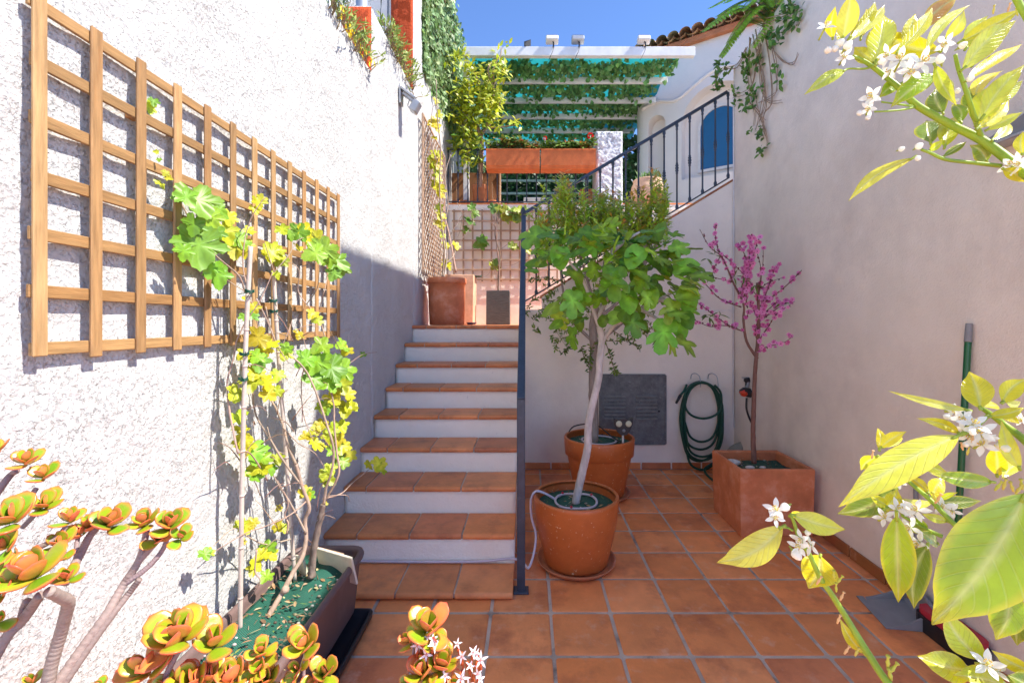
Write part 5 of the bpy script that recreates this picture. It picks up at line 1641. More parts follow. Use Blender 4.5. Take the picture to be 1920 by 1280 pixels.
for px, py, s in ((372, 382, 80), (352, 372, 40), (398, 412, 46), (372, 468, 88), (345, 474, 36), (410, 520, 50), (395, 505, 40), (362, 425, 45), (415, 395, 40), (615, 690, 62), (640, 695, 48), (590, 680, 56), (585, 710, 42), (600, 650, 40), (612, 715, 50), (605, 470, 50), (588, 475, 45), (636, 492, 46), (620, 490, 40), (640, 505, 36), (625, 515, 30), (570, 675, 40)):
    gleaf(px, py, s, dvine(px) - .05 + (.0 if py > 600 else .04), GG, .9)
for ii, (px, py, s) in enumerate(((425, 438, 46), (445, 450, 42), (440, 470, 40), (430, 410, 34), (458, 470, 36), (405, 440, 36), (484, 382, 28), (490, 375, 22), (478, 395, 22), (465, 432, 24), (460, 458, 32), (515, 476, 44), (505, 482, 34), (525, 490, 30), (520, 468, 28), (556, 438, 42), (575, 440, 42), (590, 448, 38), (545, 440, 28), (530, 432, 26), (560, 465, 22), (585, 460, 30), (470, 590, 30), (476, 580, 28), (460, 595, 22),
                  (480, 635, 44), (500, 645, 40), (495, 660, 36), (470, 640, 34), (485, 680, 42), (478, 700, 38), (500, 720, 32), (470, 720, 40), (488, 732, 36), (505, 740, 34), (520, 705, 28), (440, 738, 34), (445, 745, 26), (440, 795, 36), (450, 785, 32), (452, 806, 28), (460, 840, 46), (478, 850, 46), (465, 865, 42), (480, 878, 46), (490, 860, 36), (455, 830, 34), (475, 890, 34), (512, 848, 32), (520, 862, 26), (510, 880, 24), (535, 664, 32), (560, 628, 24), (432, 620, 24), (455, 665, 26), (517, 735, 26),
                  (640, 648, 32), (648, 658, 28), (635, 668, 28), (642, 725, 36), (632, 735, 30), (650, 738, 32), (625, 748, 36), (638, 752, 36), (612, 765, 30), (648, 768, 40), (655, 760, 34), (605, 765, 26), (635, 790, 34), (640, 800, 32), (622, 805, 26), (618, 820, 30), (635, 825, 32), (650, 818, 26), (630, 845, 36), (642, 838, 32), (655, 855, 30), (640, 865, 30), (625, 862, 24), (602, 798, 28), (595, 805, 24), (572, 818, 26), (580, 812, 20), (580, 835, 28), (590, 832, 26), (600, 838, 24), (612, 888, 26), (620, 880, 26), (618, 900, 30), (608, 895, 22), (575, 925, 30), (580, 930, 24), (610, 945, 10),
                  (685, 880, 24), (692, 873, 22), (710, 870, 30), (715, 878, 24), (452, 985, 24), (462, 990, 26), (475, 980, 24), (522, 988, 24), (530, 990, 20), (455, 1015, 14), (500, 1030, 32), (490, 1040, 30), (482, 1058, 30), (475, 1068, 26), (510, 1042, 26), (498, 1082, 26), (385, 1040, 26), (392, 1036, 20), (522, 953, 14), (680, 665, 14), (705, 659, 12), (278, 200, 26), (288, 192, 18), (270, 195, 16), (302, 345, 22), (298, 300, 10), (310, 325, 14), (318, 335, 14), (292, 285, 10), (535, 655, 26), (545, 640, 20), (480, 670, 30), (460, 560, 16), (520, 515, 20), (595, 600, 22), (585, 590, 24))):
    if ii % 5 == 3 and 600 < py < 900: continue
    dd = dvine(px) + (.0 if py > 560 else .05)
    if px < 330: dd = 1.48
    if px > 660: dd = 2.5 if py > 800 else 2.7
    if py > 960: dd = min(2.05, dd)
    gleaf(px, py, s, dd, YG if R.random() < .75 else GG, .5)
st.build('stem', M['bark'], t); lf.build('foliage', M['leaf'], t)
for nm, pts, r, lab in (('support_cane', [(450, 1186, 1.80), (454, 900, 1.80), (461, 640, 1.80), (470, 462, 1.80)], .0088, 'front pale bamboo cane standing in the trough against the trellis'), ('support_cane', [(553, 1088, 2.15), (540, 900, 2.13), (523, 680, 2.1), (513, 512, 2.08)], .0088, 'rear pale bamboo cane leaning back from the middle of the trough')):
    mb = MB(); pp = [P(*q) for q in pts]
    L = [(p, r) for p in pp]
    tube(mb, smooth_pts(L, 10), 10, (1, 1, 1), True, .02)
    for i in range(1, 9):
        a = smooth_pts(L, 10); q = a[min(len(a) - 2, i * 3)]
        pipe(mb, [q[0] - V((0, 0, .004)), q[0] + V((0, 0, .004))], r * 1.15, 10)
    o = mb.build('support_cane', mk('bleached_cane', (.52, .43, .36), .6, .15, 18, .001, 60), None, pp[0]); tag(o, lab, 'cane', 'canes in the trough')
for px, py, dd in ((468, 548, 1.79), (512, 565, 2.07), (513, 585, 2.07), (458, 665, 1.79), (456, 712, 1.79), (522, 738, 2.1)):
    p = P(px, py, dd); mb = MB()
    for k in range(3): pipe(mb, [p + V((.016 * math.cos(a), .016 * math.sin(a), .004 * k + .003 * math.sin(2 * a))) for a in [i * .8 for i in range(9)]], .0022, 5, 2)
    for k in range(4): pipe(mb, [p + V((.012, -.012, 0)), p + V((R.uniform(-.03, .05), -.025, R.uniform(-.03, .03)))], .0015, 4, 2)
    mb.build('tie', M['hose'], t)

# ------------------------------------------------------------------ climbers on the landing
t = thing('landing_vine', P(848, 520, 5.45), 'tall thin vine with many bare stems in the tall landing pot by the lath trellis', 'vine')
st = MB(); lf = MB()
for pth, da, db, r in (([(829, 522), (833, 470), (828, 420), (824, 350), (826, 280), (820, 220), (818, 150)], 5.45, 5.3, .012), ([(832, 522), (838, 480), (834, 430), (840, 380), (835, 330), (845, 290)], 5.45, 5.9, .01), ([(855, 510), (848, 470), (840, 430), (833, 400), (832, 385)], 5.9, 6.5, .014), ([(828, 500), (850, 480), (852, 465), (840, 445)], 5.5, 5.8, .007), ([(857, 380), (866, 400), (863, 430), (858, 445)], 6.7, 6.7, .005), ([(818, 300), (805, 260), (800, 230)], 5.3, 5.2, .006), ([(835, 400), (820, 370), (815, 300), (808, 250), (812, 200), (825, 205)], 5.6, 5.3, .006), ([(826, 280), (815, 330), (817, 400), (810, 440)], 5.4, 5.3, .005), ([(848, 470), (880, 430), (888, 410), (880, 390)], 6.3, 6.7, .005), ([(845, 440), (870, 400), (900, 392), (912, 388)], 6.6, 6.75, .005)):
    m = len(pth); st = MB(); branch(st, [(a, b, da + (db - da) * i / (m - 1)) for i, (a, b) in enumerate(pth)], da, r, r * .4, vary((.34, .25, .20), .2), .3, 7, 5); st.build('stem', M['bark'], t)
for px, py, s in ((812, 230, 22), (818, 240, 20), (815, 260, 12), (822, 215, 14), (815, 290, 16), (818, 305, 22), (816, 320, 24), (820, 335, 18), (826, 292, 14), (814, 345, 14), (823, 358, 22), (828, 365, 14), (824, 390, 14), (826, 405, 18), (824, 420, 18), (835, 460, 14), (838, 462, 12), (855, 462, 16), (835, 495, 16), (842, 500, 14), (830, 440, 12), (818, 190, 12), (830, 425, 12), (808, 300, 12), (812, 310, 16)):
    gleaf(px, py, s * 1.25, 5.4 if py < 450 else 5.7, YG, .6)
for px, py, s in ((890, 400, 18), (880, 415, 22), (875, 430, 14), (898, 458, 22), (906, 452, 20), (912, 455, 14), (886, 390, 16), (870, 436, 10), (925, 392, 18)):
    gleaf(px, py, s * 1.2, 6.7, [(.10, .20, .03), (.15, .28, .03)], .6)
lf.build('foliage', M['leaf'], t)
t = thing('twisted_vine', P(935, 545, 6.38), 'twisted brown vine rising from the slate planter up the square trellis', 'vine')
st = MB(); lf = MB()
for pth, r in (([(934, 548), (936, 500), (932, 465), (930, 430), (926, 405)], .013), ([(936, 548), (934, 520), (938, 480), (928, 440), (932, 405), (935, 395)], .010), ([(930, 430), (924, 420), (912, 414), (898, 416)], .006), ([(936, 470), (952, 458), (962, 455)], .005), ([(933, 405), (950, 398), (970, 400), (985, 392)], .007), ([(936, 500), (960, 497), (975, 490)], .004), ([(934, 548), (925, 500), (915, 515), (895, 525)], .003), ([(932, 400), (935, 420), (936, 398)], .012)):
    st = MB(); branch(st, [(a, b, 6.6) for a, b in pth], 6.6, r, r * .5, vary((.28, .20, .16), .2), .35, 7, 5); st.build('stem', M['bark'], t)
for px, py, s in ((938, 398, 22), (948, 402, 24), (958, 398, 24), (968, 402, 24), (955, 408, 20), (975, 396, 22), (945, 392, 18), (985, 398, 20), (928, 500, 18), (922, 498, 14), (930, 493, 14), (960, 462, 16), (968, 464, 14), (950, 415, 12), (990, 470, 18), (995, 440, 14), (988, 452, 14), (972, 412, 16), (962, 412, 14)):
    gleaf(px, py, s * 1.15, 6.62, [(.26, .30, .02), (.34, .36, .02), (.18, .26, .03)], .6)
lf.build('foliage', M['leaf'], t)

# ------------------------------------------------------------------ lemon tree and flowers on the terrace
q = P(900, 380, 7.2); q.z = TZ
t = thing('tub', q, 'plain clay pot of the lemon tree standing on the terrace before the brown board', 'pot')
mb = MB(); lathe(mb, pot_lathe([(.09, 0), (.095, .01), (.12, .26), (.13, .27), (.13, .33), (.128, .34)], .012), q, 32); mb.build('pot_body', M['terra'], t)
mb = MB(); lathe(mb, [(.001, .30), (.115, .30)], q, 20); mb.build('soil', M['soil'], t)
t = thing('lemon_tree', q + V((0, 0, .31)), 'lemon tree with sunlit yellow green crown on the terrace beside the ivy panel', 'tree')
st = MB(); lf = MB(); D = 7.1
branch(st, [(900, 352), (902, 300), (903, 270), (898, 245), (890, 230)], D, .04, .028, (.36, .22, .15), .2, 10)
br = [[(900, 262), (912, 235), (918, 205), (905, 175)], [(898, 245), (880, 205), (868, 180), (860, 165)], [(903, 250), (925, 225), (940, 185)], [(912, 235), (926, 170), (925, 130), (938, 105), (940, 90)], [(890, 230), (870, 235), (855, 215)], [(905, 200), (895, 150), (880, 120)], [(915, 240), (945, 238), (965, 235)], [(926, 170), (915, 130), (930, 110)]]
for b in br: branch(st, [(a, b_, D + R.uniform(-.2, .2)) for a, b_ in b], D, .02, .006, (.36, .25, .17), .2, 7)
for px, py, sp, n in ((868, 178, 15, 130), (890, 165, 18, 170), (915, 175, 18, 190), (935, 185, 12, 90), (880, 205, 20, 190), (910, 205, 18, 170), (862, 220, 14, 100), (885, 235, 18, 130), (925, 215, 14, 90), (875, 255, 15, 110), (895, 265, 12, 60), (860, 265, 12, 60), (885, 130, 10, 60), (855, 110, 12, 70), (868, 105, 8, 30), (930, 128, 12, 70), (942, 140, 10, 50), (915, 140, 12, 50), (940, 120, 9, 30), (932, 100, 4, 6), (952, 82, 4, 5), (945, 90, 4, 5), (968, 232, 8, 22), (932, 240, 8, 20), (898, 300, 8, 30), (875, 310, 10, 30), (870, 285, 12, 50)):
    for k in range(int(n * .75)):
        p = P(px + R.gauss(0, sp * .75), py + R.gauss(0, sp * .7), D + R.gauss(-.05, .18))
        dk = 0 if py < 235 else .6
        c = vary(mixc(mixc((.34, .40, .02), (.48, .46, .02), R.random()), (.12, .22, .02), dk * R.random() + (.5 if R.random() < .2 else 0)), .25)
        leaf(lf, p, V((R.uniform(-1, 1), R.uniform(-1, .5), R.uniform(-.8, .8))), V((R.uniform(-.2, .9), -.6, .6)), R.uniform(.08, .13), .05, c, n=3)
st.build('trunk', M['bark'], t); lf.build('foliage', M['leaf'], t)
for bi, (xa, xb, bt) in enumerate(boxs):
    t = thing('geranium', ((xa + xb) / 2, 6.88, 4.06), ['sparse orange green geranium filling the left railing trough', 'geranium with red flower heads filling the right railing trough'][bi], 'flower', 'geraniums in the railing troughs')
    st = MB(); lf = MB(); fl = MB()
    for k in range(190):
        x = R.uniform(xa + .04, xb - .04); h = .10 + .22 * abs(noise.noise(V((x * 4, 2, 1)))) + R.uniform(0, .08)
        p = V((x, 6.88 + R.uniform(-.08, .08), 4.02)); e = p + V((R.uniform(-.06, .06), R.uniform(-.06, .04), h))
        pipe(st, [p, (p + e) / 2, e], .004, 4, 2, (.2, .2, .06))
        for j in range(4):
            c = R.choice([(.10, .19, .03), (.16, .24, .03), (.40, .15, .04), (.24, .26, .05)]) if bi == 0 or (int(x * 9) % 3 == 1) else R.choice([(.09, .18, .03), (.15, .25, .03), (.22, .27, .04)])
            lobed(lf, e + V((R.uniform(-.03, .03), R.uniform(-.03, .03), R.uniform(-.05, .02))), V((R.uniform(-1, 1), -.5, R.uniform(-.5, .6))), V((0, -.6, .8)), R.uniform(.045, .075), FIGR, vary(c, .3))
    for px, py, s in ([] if bi == 0 else [(1107, 255, .045), (1022, 259, .028)]):
        p = P(px, py, 6.85)
        pipe(st, [p - V((0, -.03, .2)), p - V((0, 0, .05)), p], .004, 5)
        for j in range(60):
            d = V((R.gauss(0, 1), R.gauss(0, 1), R.gauss(0, 1))).normalized()
            leaf(fl, p + d * s * .7, d + V((0, 0, .2)), d.orthogonal(), s * .5, s * .4, vary((.62, .01, .015), .2), n=2)
    if bi == 1:
        for j in range(20):
            p = P(R.uniform(1050, 1078), R.uniform(262, 280), 6.85); leaf(fl, p, V((R.uniform(-1, 1), -.3, R.uniform(-.3, 1))), V((0, -1, .3)), .04, .03, vary((.6, .22, .10), .3), n=2)
    st.build('stem', M['leafd'], t); lf.build('foliage', M['leafd'], t)
    if fl.v: fl.build('blossom', M['petal'], t)
# ------------------------------------------------------------------ jade plants in the foreground
def jade_leaf(mb, p, d, up, L, W, T, tone):
    d, s, u = frame_of(d, up)
    nr, na = 9, 12
    vs, cs = [], []
    top = mixc((.15, .32, .012), (.36, .40, .015), tone); bot = mixc((.66, .26, .05), (.74, .17, .07), R.random())
    if R.random() < tone * .3: top = mixc(top, (.66, .20, .06), R.uniform(.4, .9))
    red = (.66, .07, .04)
    cupk = R.uniform(.10, .22)
    for i in range(nr + 1):
        t = i / nr
        if t < .62: w = max(.16, (1 - ((.62 - t) / .64) ** 2)) ** .75
        else: w = math.sqrt(max(0, 1 - ((t - .62) / .38) ** 2))
        w = max(w, .02)
        th = T * (.55 + .45 * math.sin(math.pi * min(1, t + .15))) * min(1, w * 1.6)
        c0 = p + d * (L * t) + u * (cupk * L * (t * t - t * .2))
        for j in range(na):
            a = 2 * math.pi * j / na
            ca, sa = math.cos(a), math.sin(a)
            x = W / 2 * w * ca; z = th / 2 * sa + cupk * .9 * abs(x) * abs(ca) * .6
            vs.append(c0 + s * x + u * z)
            e = max(abs(ca) ** 4 * (.4 + .6 * t), max(0, (t - .80) / .20) ** 1.1)
            c = mixc(bot, top, min(1, max(0, sa * 2.2 + .9)))
            cs.append(mixc(c, red, min(1, e * .95)))
    fs = []
    for i in range(nr):
        for j in range(na):
            k = (j + 1) % na
            fs.append((i * na + j, i * na + k, (i + 1) * na + k, (i + 1) * na + j))
    fs.append(tuple(range(na))[::-1]); fs.append(tuple(range(nr * na, nr * na + na)))
    mb.add(vs, fs, cs, True)


def rosette(mb, p, ax, size, pairs=4, tone=.5):
    ax = ax.normalized()
    o = ax.orthogonal().normalized(); o2 = ax.cross(o)
    a0 = R.uniform(0, 6.3)
    for k in range(pairs):
        f = k / max(1, pairs - 1)
        incl = math.radians(70 - 54 * f + R.uniform(-9, 9))
        L = size * (.60 - .22 * f) * R.uniform(.9, 1.1)
        for h in (0, 1):
            a = a0 + k * math.pi / 2 + h * math.pi + R.uniform(-.2, .2)
            rd = o * math.cos(a) + o2 * math.sin(a)
            d = rd * math.sin(incl) + ax * math.cos(incl)
            up = ax * math.sin(incl) - rd * math.cos(incl)
            jade_leaf(mb, p + ax * (size * .16 * f - size * .1) + rd * size * .02, d, up, L, L * R.uniform(.62, .80), L * .17, min(1, max(0, tone + R.uniform(-.35, .35))))


def jade_plant(lab, pot_c, pot_r, pot_h, branches, ros, flowers=(), tone=.5, potlab='', rsz=1.0):
    pt = thing('clay_pot', pot_c, potlab, 'pot')
    mb = MB(); lathe(mb, pot_lathe([(pot_r * .75, 0), (pot_r * .78, .01), (pot_r * .95, pot_h * .86), (pot_r, pot_h * .87), (pot_r * 1.02, pot_h), (pot_r, pot_h + .006)], .02), pot_c, 32); mb.build('pot_body', M['terra'], pt)
    mb = MB(); lathe(mb, [(.001, pot_h - .03), (pot_r * .92, pot_h - .04)], pot_c, 20); mb.build('soil', M['soil'], pt)
    t = thing('jade_plant', pot_c + V((0, 0, pot_h - .03)), lab, 'succulent')
    st = MB(); lf = MB()
    root = pot_c + V((0, 0, pot_h - .04))
    for pth, r0, r1 in branches:
        pts = [P(*q) for q in pth]
        full = [(V(p), .86 * (r0 + (r1 - r0) * i / (len(pts) - 1))) for i, p in enumerate(pts)]
        sp = smooth_pts(full, 6)
        rr = []
        for (p, r), (q, r2) in zip(sp, sp[1:]):
            k_ = R.uniform(.98, 1.06)
            rr += [(p, r * .98), (p + (q - p) * .16, r * 1.028 * k_), (p + (q - p) * .6, r * R.uniform(.96, 1.02))]
        sp = rr + [sp[-1]]
        tube(st, sp, 12, vary((.29, .21, .19), .12), True, .02)
        if pth[0][1] >= 1270:
            pipe(st, [root + V((R.uniform(-.02, .02), R.uniform(-.02, .02), 0)), (root + pts[0]) / 2 + V((0, .01, .02)), pts[0]], r0 * 1.15, 10, 6, (.38, .31, .29), r1=r0)
    for px, py, s, dd, ax, pr in ros:
        p = P(px, py, dd)
        rosette(lf, p, V(ax) + V((R.uniform(-.15, .15), R.uniform(-.15, .15), 0)), s * rsz * dd / F, pr, tone)
    st.build('branch', M['jbark'], t); lf.build('foliage', M['jade'], t)
    if flowers:
        fl = MB(); fs_ = fl
        for px, py, dd, s, a in flowers:
            p = P(px, py, dd); n = (tocam(p) + V((R.uniform(-.7, .7), R.uniform(-.5, .5), R.uniform(-.4, .7)))).normalized()
            o = n.orthogonal().normalized(); o2 = n.cross(o)
            sz = s * dd / F
            for j in range(5):
                an = a + 2 * math.pi * j / 5
                leaf(fl, p, o * math.cos(an) + o2 * math.sin(an) + n * .3, n, sz * .55, sz * .19, mixc((.85, .72, .70), (.9, .84, .84), R.random()), n=3, pw=.7, curl=.25, ctip=(.9, .8, .8))
            for j in range(5):
                an = a + .6 + 2 * math.pi * j / 5
                leaf(fl, p, o * math.cos(an) * .45 + o2 * math.sin(an) * .45 + n, o, sz * .35, sz * .03, (.85, .55, .5), n=1)
            ball(fl, p + n * sz * .04, sz * .09, 6, 4, (.75, .35, .30))
            e = P(px + R.uniform(-12, 6), py + 26, dd + .01)
            pipe(fs_, [p - n * sz * .05, (p + e) / 2 + V((.002, 0, 0)), e], .0013, 5, 3, (.55, .12, .05))
            ball(fs_, (p * .6 + e * .4), .003, 6, 4, (.6, .12, .03), (1, 1, 1.6))
            for k in range(2):
                q_ = e + V((R.uniform(-.008, .008), 0, R.uniform(-.004, .014))); ball(fs_, q_, .0032, 6, 4, (.62, .15, .04), (1, 1, 1.8))
        fl.build('star_blossom', M['petal'], t)
    return t


UP = (0, -.25, 1)
Z1 = .80
br1 = [([(88, 1292, .72), (98, 1240, .72), (113, 1190, .72), (124, 1150, .71), (128, 1128, .70), (112, 1118, .68), (92, 1108, .66)], .0105, .0085),
       ([(100, 1292, .74), (150, 1220, .77), (200, 1150, .80), (232, 1095, .83), (258, 1055, .84), (270, 1020, .85), (275, 990, .86)], .0095, .0058),
       ([(112, 1292, .745), (165, 1215, .775), (212, 1150, .805), (243, 1110, .83), (262, 1085, .835)], .0075, .0055),
       ([(232, 1095, .83), (262, 1075, .84), (285, 1055, .85), (305, 1030, .86), (315, 1005, .86)], .006, .0045),
       ([(258, 1055, .84), (290, 1020, .85), (312, 995, .86)], .006, .004),
       ([(120, 1095, .72), (138, 1062, .74), (155, 1030, .76), (168, 1005, .77), (185, 985, .78)], .0075, .006),
       ([(128, 1075, .72), (142, 1045, .75), (144, 1020, .76), (148, 1000, .77)], .004, .0035),
       ([(-12, 1235, .66), (15, 1190, .67), (40, 1165, .68), (62, 1135, .68), (75, 1115, .67)], .0085, .007), ([(38, 1165, .68), (45, 1140, .69), (52, 1125, .69)], .006, .006),
       ([(-10, 930, .72), (8, 905, .73), (20, 890, .74), (32, 882, .74)], .006, .005), ([(42, 950, .72), (58, 930, .74), (68, 915, .75)], .005, .004), ([(65, 1030, .72), (85, 1020, .72), (108, 1005, .73), (125, 985, .74)], .005, .004),
       ([(40, 990, .7), (60, 970, .71), (75, 950, .72)], .004, .004)]
rs1 = [(-8, 845, 60, .72, UP, 4), (50, 866, 64, .73, (.1, -.3, 1), 4), (82, 893, 62, .74, (.15, -.35, 1), 4), (84, 948, 70, .72, (.3, -.4, 1), 4), (22, 975, 105, .66, (.1, -.5, 1), 4), (12, 1025, 80, .66, (.1, -.6, .6), 4), (130, 975, 58, .74, (0, -.3, 1), 4), (112, 1020, 64, .73, (.2, -.4, .9), 4), (172, 985, 62, .78, (-.2, -.4, 1), 4), (206, 982, 82, .77, (.3, -.4, 1), 5), (152, 1000, 50, .77, (-.5, -.4, .8), 3), (272, 980, 66, .86, (-.1, -.4, 1), 5), (318, 985, 72, .86, (.3, -.4, 1), 5), (298, 1012, 58, .85, (.2, -.6, .6), 3), (338, 1008, 56, .86, (.5, -.4, .7), 3),
       (62, 1078, 130, .66, (.1, -.55, 1), 5), (28, 1062, 80, .68, (-.2, -.4, 1), 4), (125, 1085, 62, .70, (.3, -.4, 1), 4), (2, 1110, 90, .64, (0, -.6, .8), 4), (112, 1048, 44, .72, (.5, -.3, .8), 3), (-4, 1165, 60, .66, (.2, -.5, .5), 3), (60, 1279, 44, .72, (0, -.3, 1), 3), (188, 1288, 46, .74, (0, -.3, 1), 3)]
jade_plant('big jade plant with ringed grey stems and red edged leaves before the white wall', V((-.78, .70, 0)), .17, .74, br1, rs1, tone=.3, rsz=.9, potlab='tall clay pot under the big jade plant at the lower left')
br2 = [([(300, 1300, .74), (312, 1265, .745), (326, 1235, .75), (340, 1212, .755), (345, 1200, .755)], .0055, .005), ([(385, 1300, .76), (388, 1265, .77), (392, 1235, .77), (396, 1215, .77)], .004, .0035), ([(500, 1300, .78), (495, 1260, .79), (490, 1235, .79)], .004, .003), ([(570, 1300, .78), (570, 1260, .79), (572, 1230, .79)], .004, .003)]
rs2 = [(328, 1200, 108, .75, (-.1, -.4, 1), 4), (342, 1192, 96, .74, (.3, -.3, .9), 4), (400, 1208, 84, .77, (.15, -.4, 1), 4), (275, 1258, 96, .73, (-.3, -.3, 1), 4), (360, 1285, 92, .75, (0, -.5, 1), 5), (395, 1272, 66, .76, (.2, -.5, 1), 4), (440, 1272, 80, .77, (0, -.5, 1), 5), (425, 1290, 60, .76, (0, -.5, 1), 4), (490, 1222, 50, .79, (0, -.5, 1), 4), (486, 1252, 54, .78, (.1, -.6, .8), 4), (500, 1275, 62, .78, (.1, -.5, 1), 4), (572, 1210, 70, .79, (.0, -.5, 1), 5), (560, 1255, 44, .785, (-.1, -.7, .6), 3), (608, 1262, 60, .79, (.2, -.5, 1), 4), (545, 1290, 56, .78, (0, -.5, 1), 4), (590, 1292, 54, .78, (0, -.5, 1), 4), (470, 1290, 50, .78, (0, -.5, 1), 4), (310, 1290, 60, .74, (-.1, -.5, 1), 4)]
jade_plant('low jade plant with coral red leaves before the brown trough at the bottom', V((-.47, .70, 0)), .16, .62, br2, rs2, rsz=1.1, tone=.65, potlab='clay pot hidden under the low coral red jade plant')
br3 = [([(800, 1300, .78), (795, 1262, .79), (790, 1235, .80), (795, 1205, .80), (800, 1185, .80)], .004, .003), ([(830, 1300, .78), (828, 1262, .79), (826, 1240, .79)], .0035, .003), ([(775, 1300, .78), (774, 1250, .79), (776, 1205, .80)], .003, .0025)]
rs3 = [(802, 1180, 92, .80, (.05, -.5, 1), 5), (768, 1202, 50, .80, (-.4, -.5, .8), 3), (812, 1200, 54, .79, (.5, -.5, .6), 3), (826, 1248, 78, .79, (.2, -.5, 1), 5), (792, 1262, 80, .78, (-.1, -.5, 1), 5), (765, 1290, 50, .78, (-.3, -.4, 1), 3), (850, 1285, 54, .78, (.2, -.5, 1), 4)]
fl3 = [(782, 1210, .78, 24, .2), (803, 1193, .78, 22, 1), (815, 1208, .775, 28, .5), (799, 1226, .775, 26, 2), (812, 1197, .78, 20, .9), (792, 1200, .78, 20, 2.2), (858, 1206, .79, 18, 0), (866, 1230, .78, 22, .7), (888, 1222, .785, 22, 1.4), (902, 1236, .78, 28, .2), (882, 1248, .78, 20, 2), (835, 1266, .775, 22, .6), (866, 1270, .775, 30, 1.1), (896, 1262, .78, 20, 1.8), (879, 1284, .775, 24, .4), (894, 1224, .785, 18, 1), (900, 1272, .78, 22, 2.6)]
jade_plant('flowering jade sprig with tiny white star blossoms at the bottom centre', V((-.14, .68, 0)), .13, .66, br3, rs3, fl3, .6, 'small clay pot hidden under the flowering jade sprig')

# ------------------------------------------------------------------ orange tree at the right edge of the foreground
t = thing('orange_tree', (.98, .34, 0), 'citrus tree reaching in from the right with glossy lime leaves and white blossom', 'tree')
ot = thing('citrus_tub', (.98, .34, 0), 'clay tub of the citrus tree standing just outside the right edge', 'pot')
mb = MB(); lathe(mb, pot_lathe([(.17, 0), (.18, .01), (.23, .34), (.25, .35), (.25, .42), (.245, .43)], .02), V((.98, .34, 0)), 36); mb.build('pot_body', M['terra'], ot)
mb = MB(); lathe(mb, [(.001, .38), (.225, .37)], V((.98, .34, 0)), 20); mb.build('soil', M['soil'], ot)
trunk = MB()
TP = V((.98, .34, 0))
pipe(trunk, [TP + V((0, 0, .37)), TP + V((-.02, 0, .7)), TP + V((0, .01, 1.0)), TP + V((-.03, 0, 1.3))], .022, 10, 6, (.30, .27, .20), .1, .014)
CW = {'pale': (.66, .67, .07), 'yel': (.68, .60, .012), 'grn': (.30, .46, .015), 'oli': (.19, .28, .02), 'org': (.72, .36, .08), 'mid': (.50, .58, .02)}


def citrus_leaf(mb, p, d, up, L, W, c, curl, fold, tipc, n=24):
    d, s, u = frame_of(d, up)
    sd = R.choice((-1, 1)); bend = R.uniform(-.10, .10); ph = R.uniform(0, 6)
    vs, cs = [], []
    m = 4
    asy = R.uniform(-.08, .08)
    for i in range(n + 1):
        t = i / n
        w = math.sin(math.pi * min(1, t) ** .86) ** .92 if 0 < t < 1 else 0
        if t > .78: w *= 1 - .45 * math.sin(math.pi * min(1, (t - .78) / .22) * .5) * (1 - (t - .78) / .3)
        w = max(w, .025 if i < n else .01) * W / 2
        cc = p + d * (L * t) + s * (bend * L * math.sin(math.pi * t)) - u * (curl * L * (t * t - .25 * t))
        tw = .25 * sd * (t - .4)
        for j in range(-m, m + 1):
            f = j / m
            x = w * f * (1 + asy * (1 if f > 0 else -1))
            z = fold * abs(x) * (1 - .35 * abs(f)) + tw * x + W * .022 * math.sin(ph + 13 * t + 2 * f) * abs(f) + W * .006 * math.cos(t * 44 + abs(f) * 6)
            vs.append(cc + s * x + u * z)
            k = mixc(c, tipc, max(0, (t - .72) / .28) * .9)
            if abs(j) == m: k = mixc(k, (.66, .58, .05), .7)
            if j == 0: k = mixc(k, (.62, .66, .25), .6)
            cs.append(k)
    r = 2 * m + 1
    fs = [(i * r + j, i * r + j + 1, (i + 1) * r + j + 1, (i + 1) * r + j) for i in range(n) for j in range(2 * m)]
    b = len(mb.v)
    mb.add(vs, fs, cs, True)
    for i in range(n + 1):
        for j in range(r): mb.uv[b + i * r + j] = (i / n, (j - m) / m)


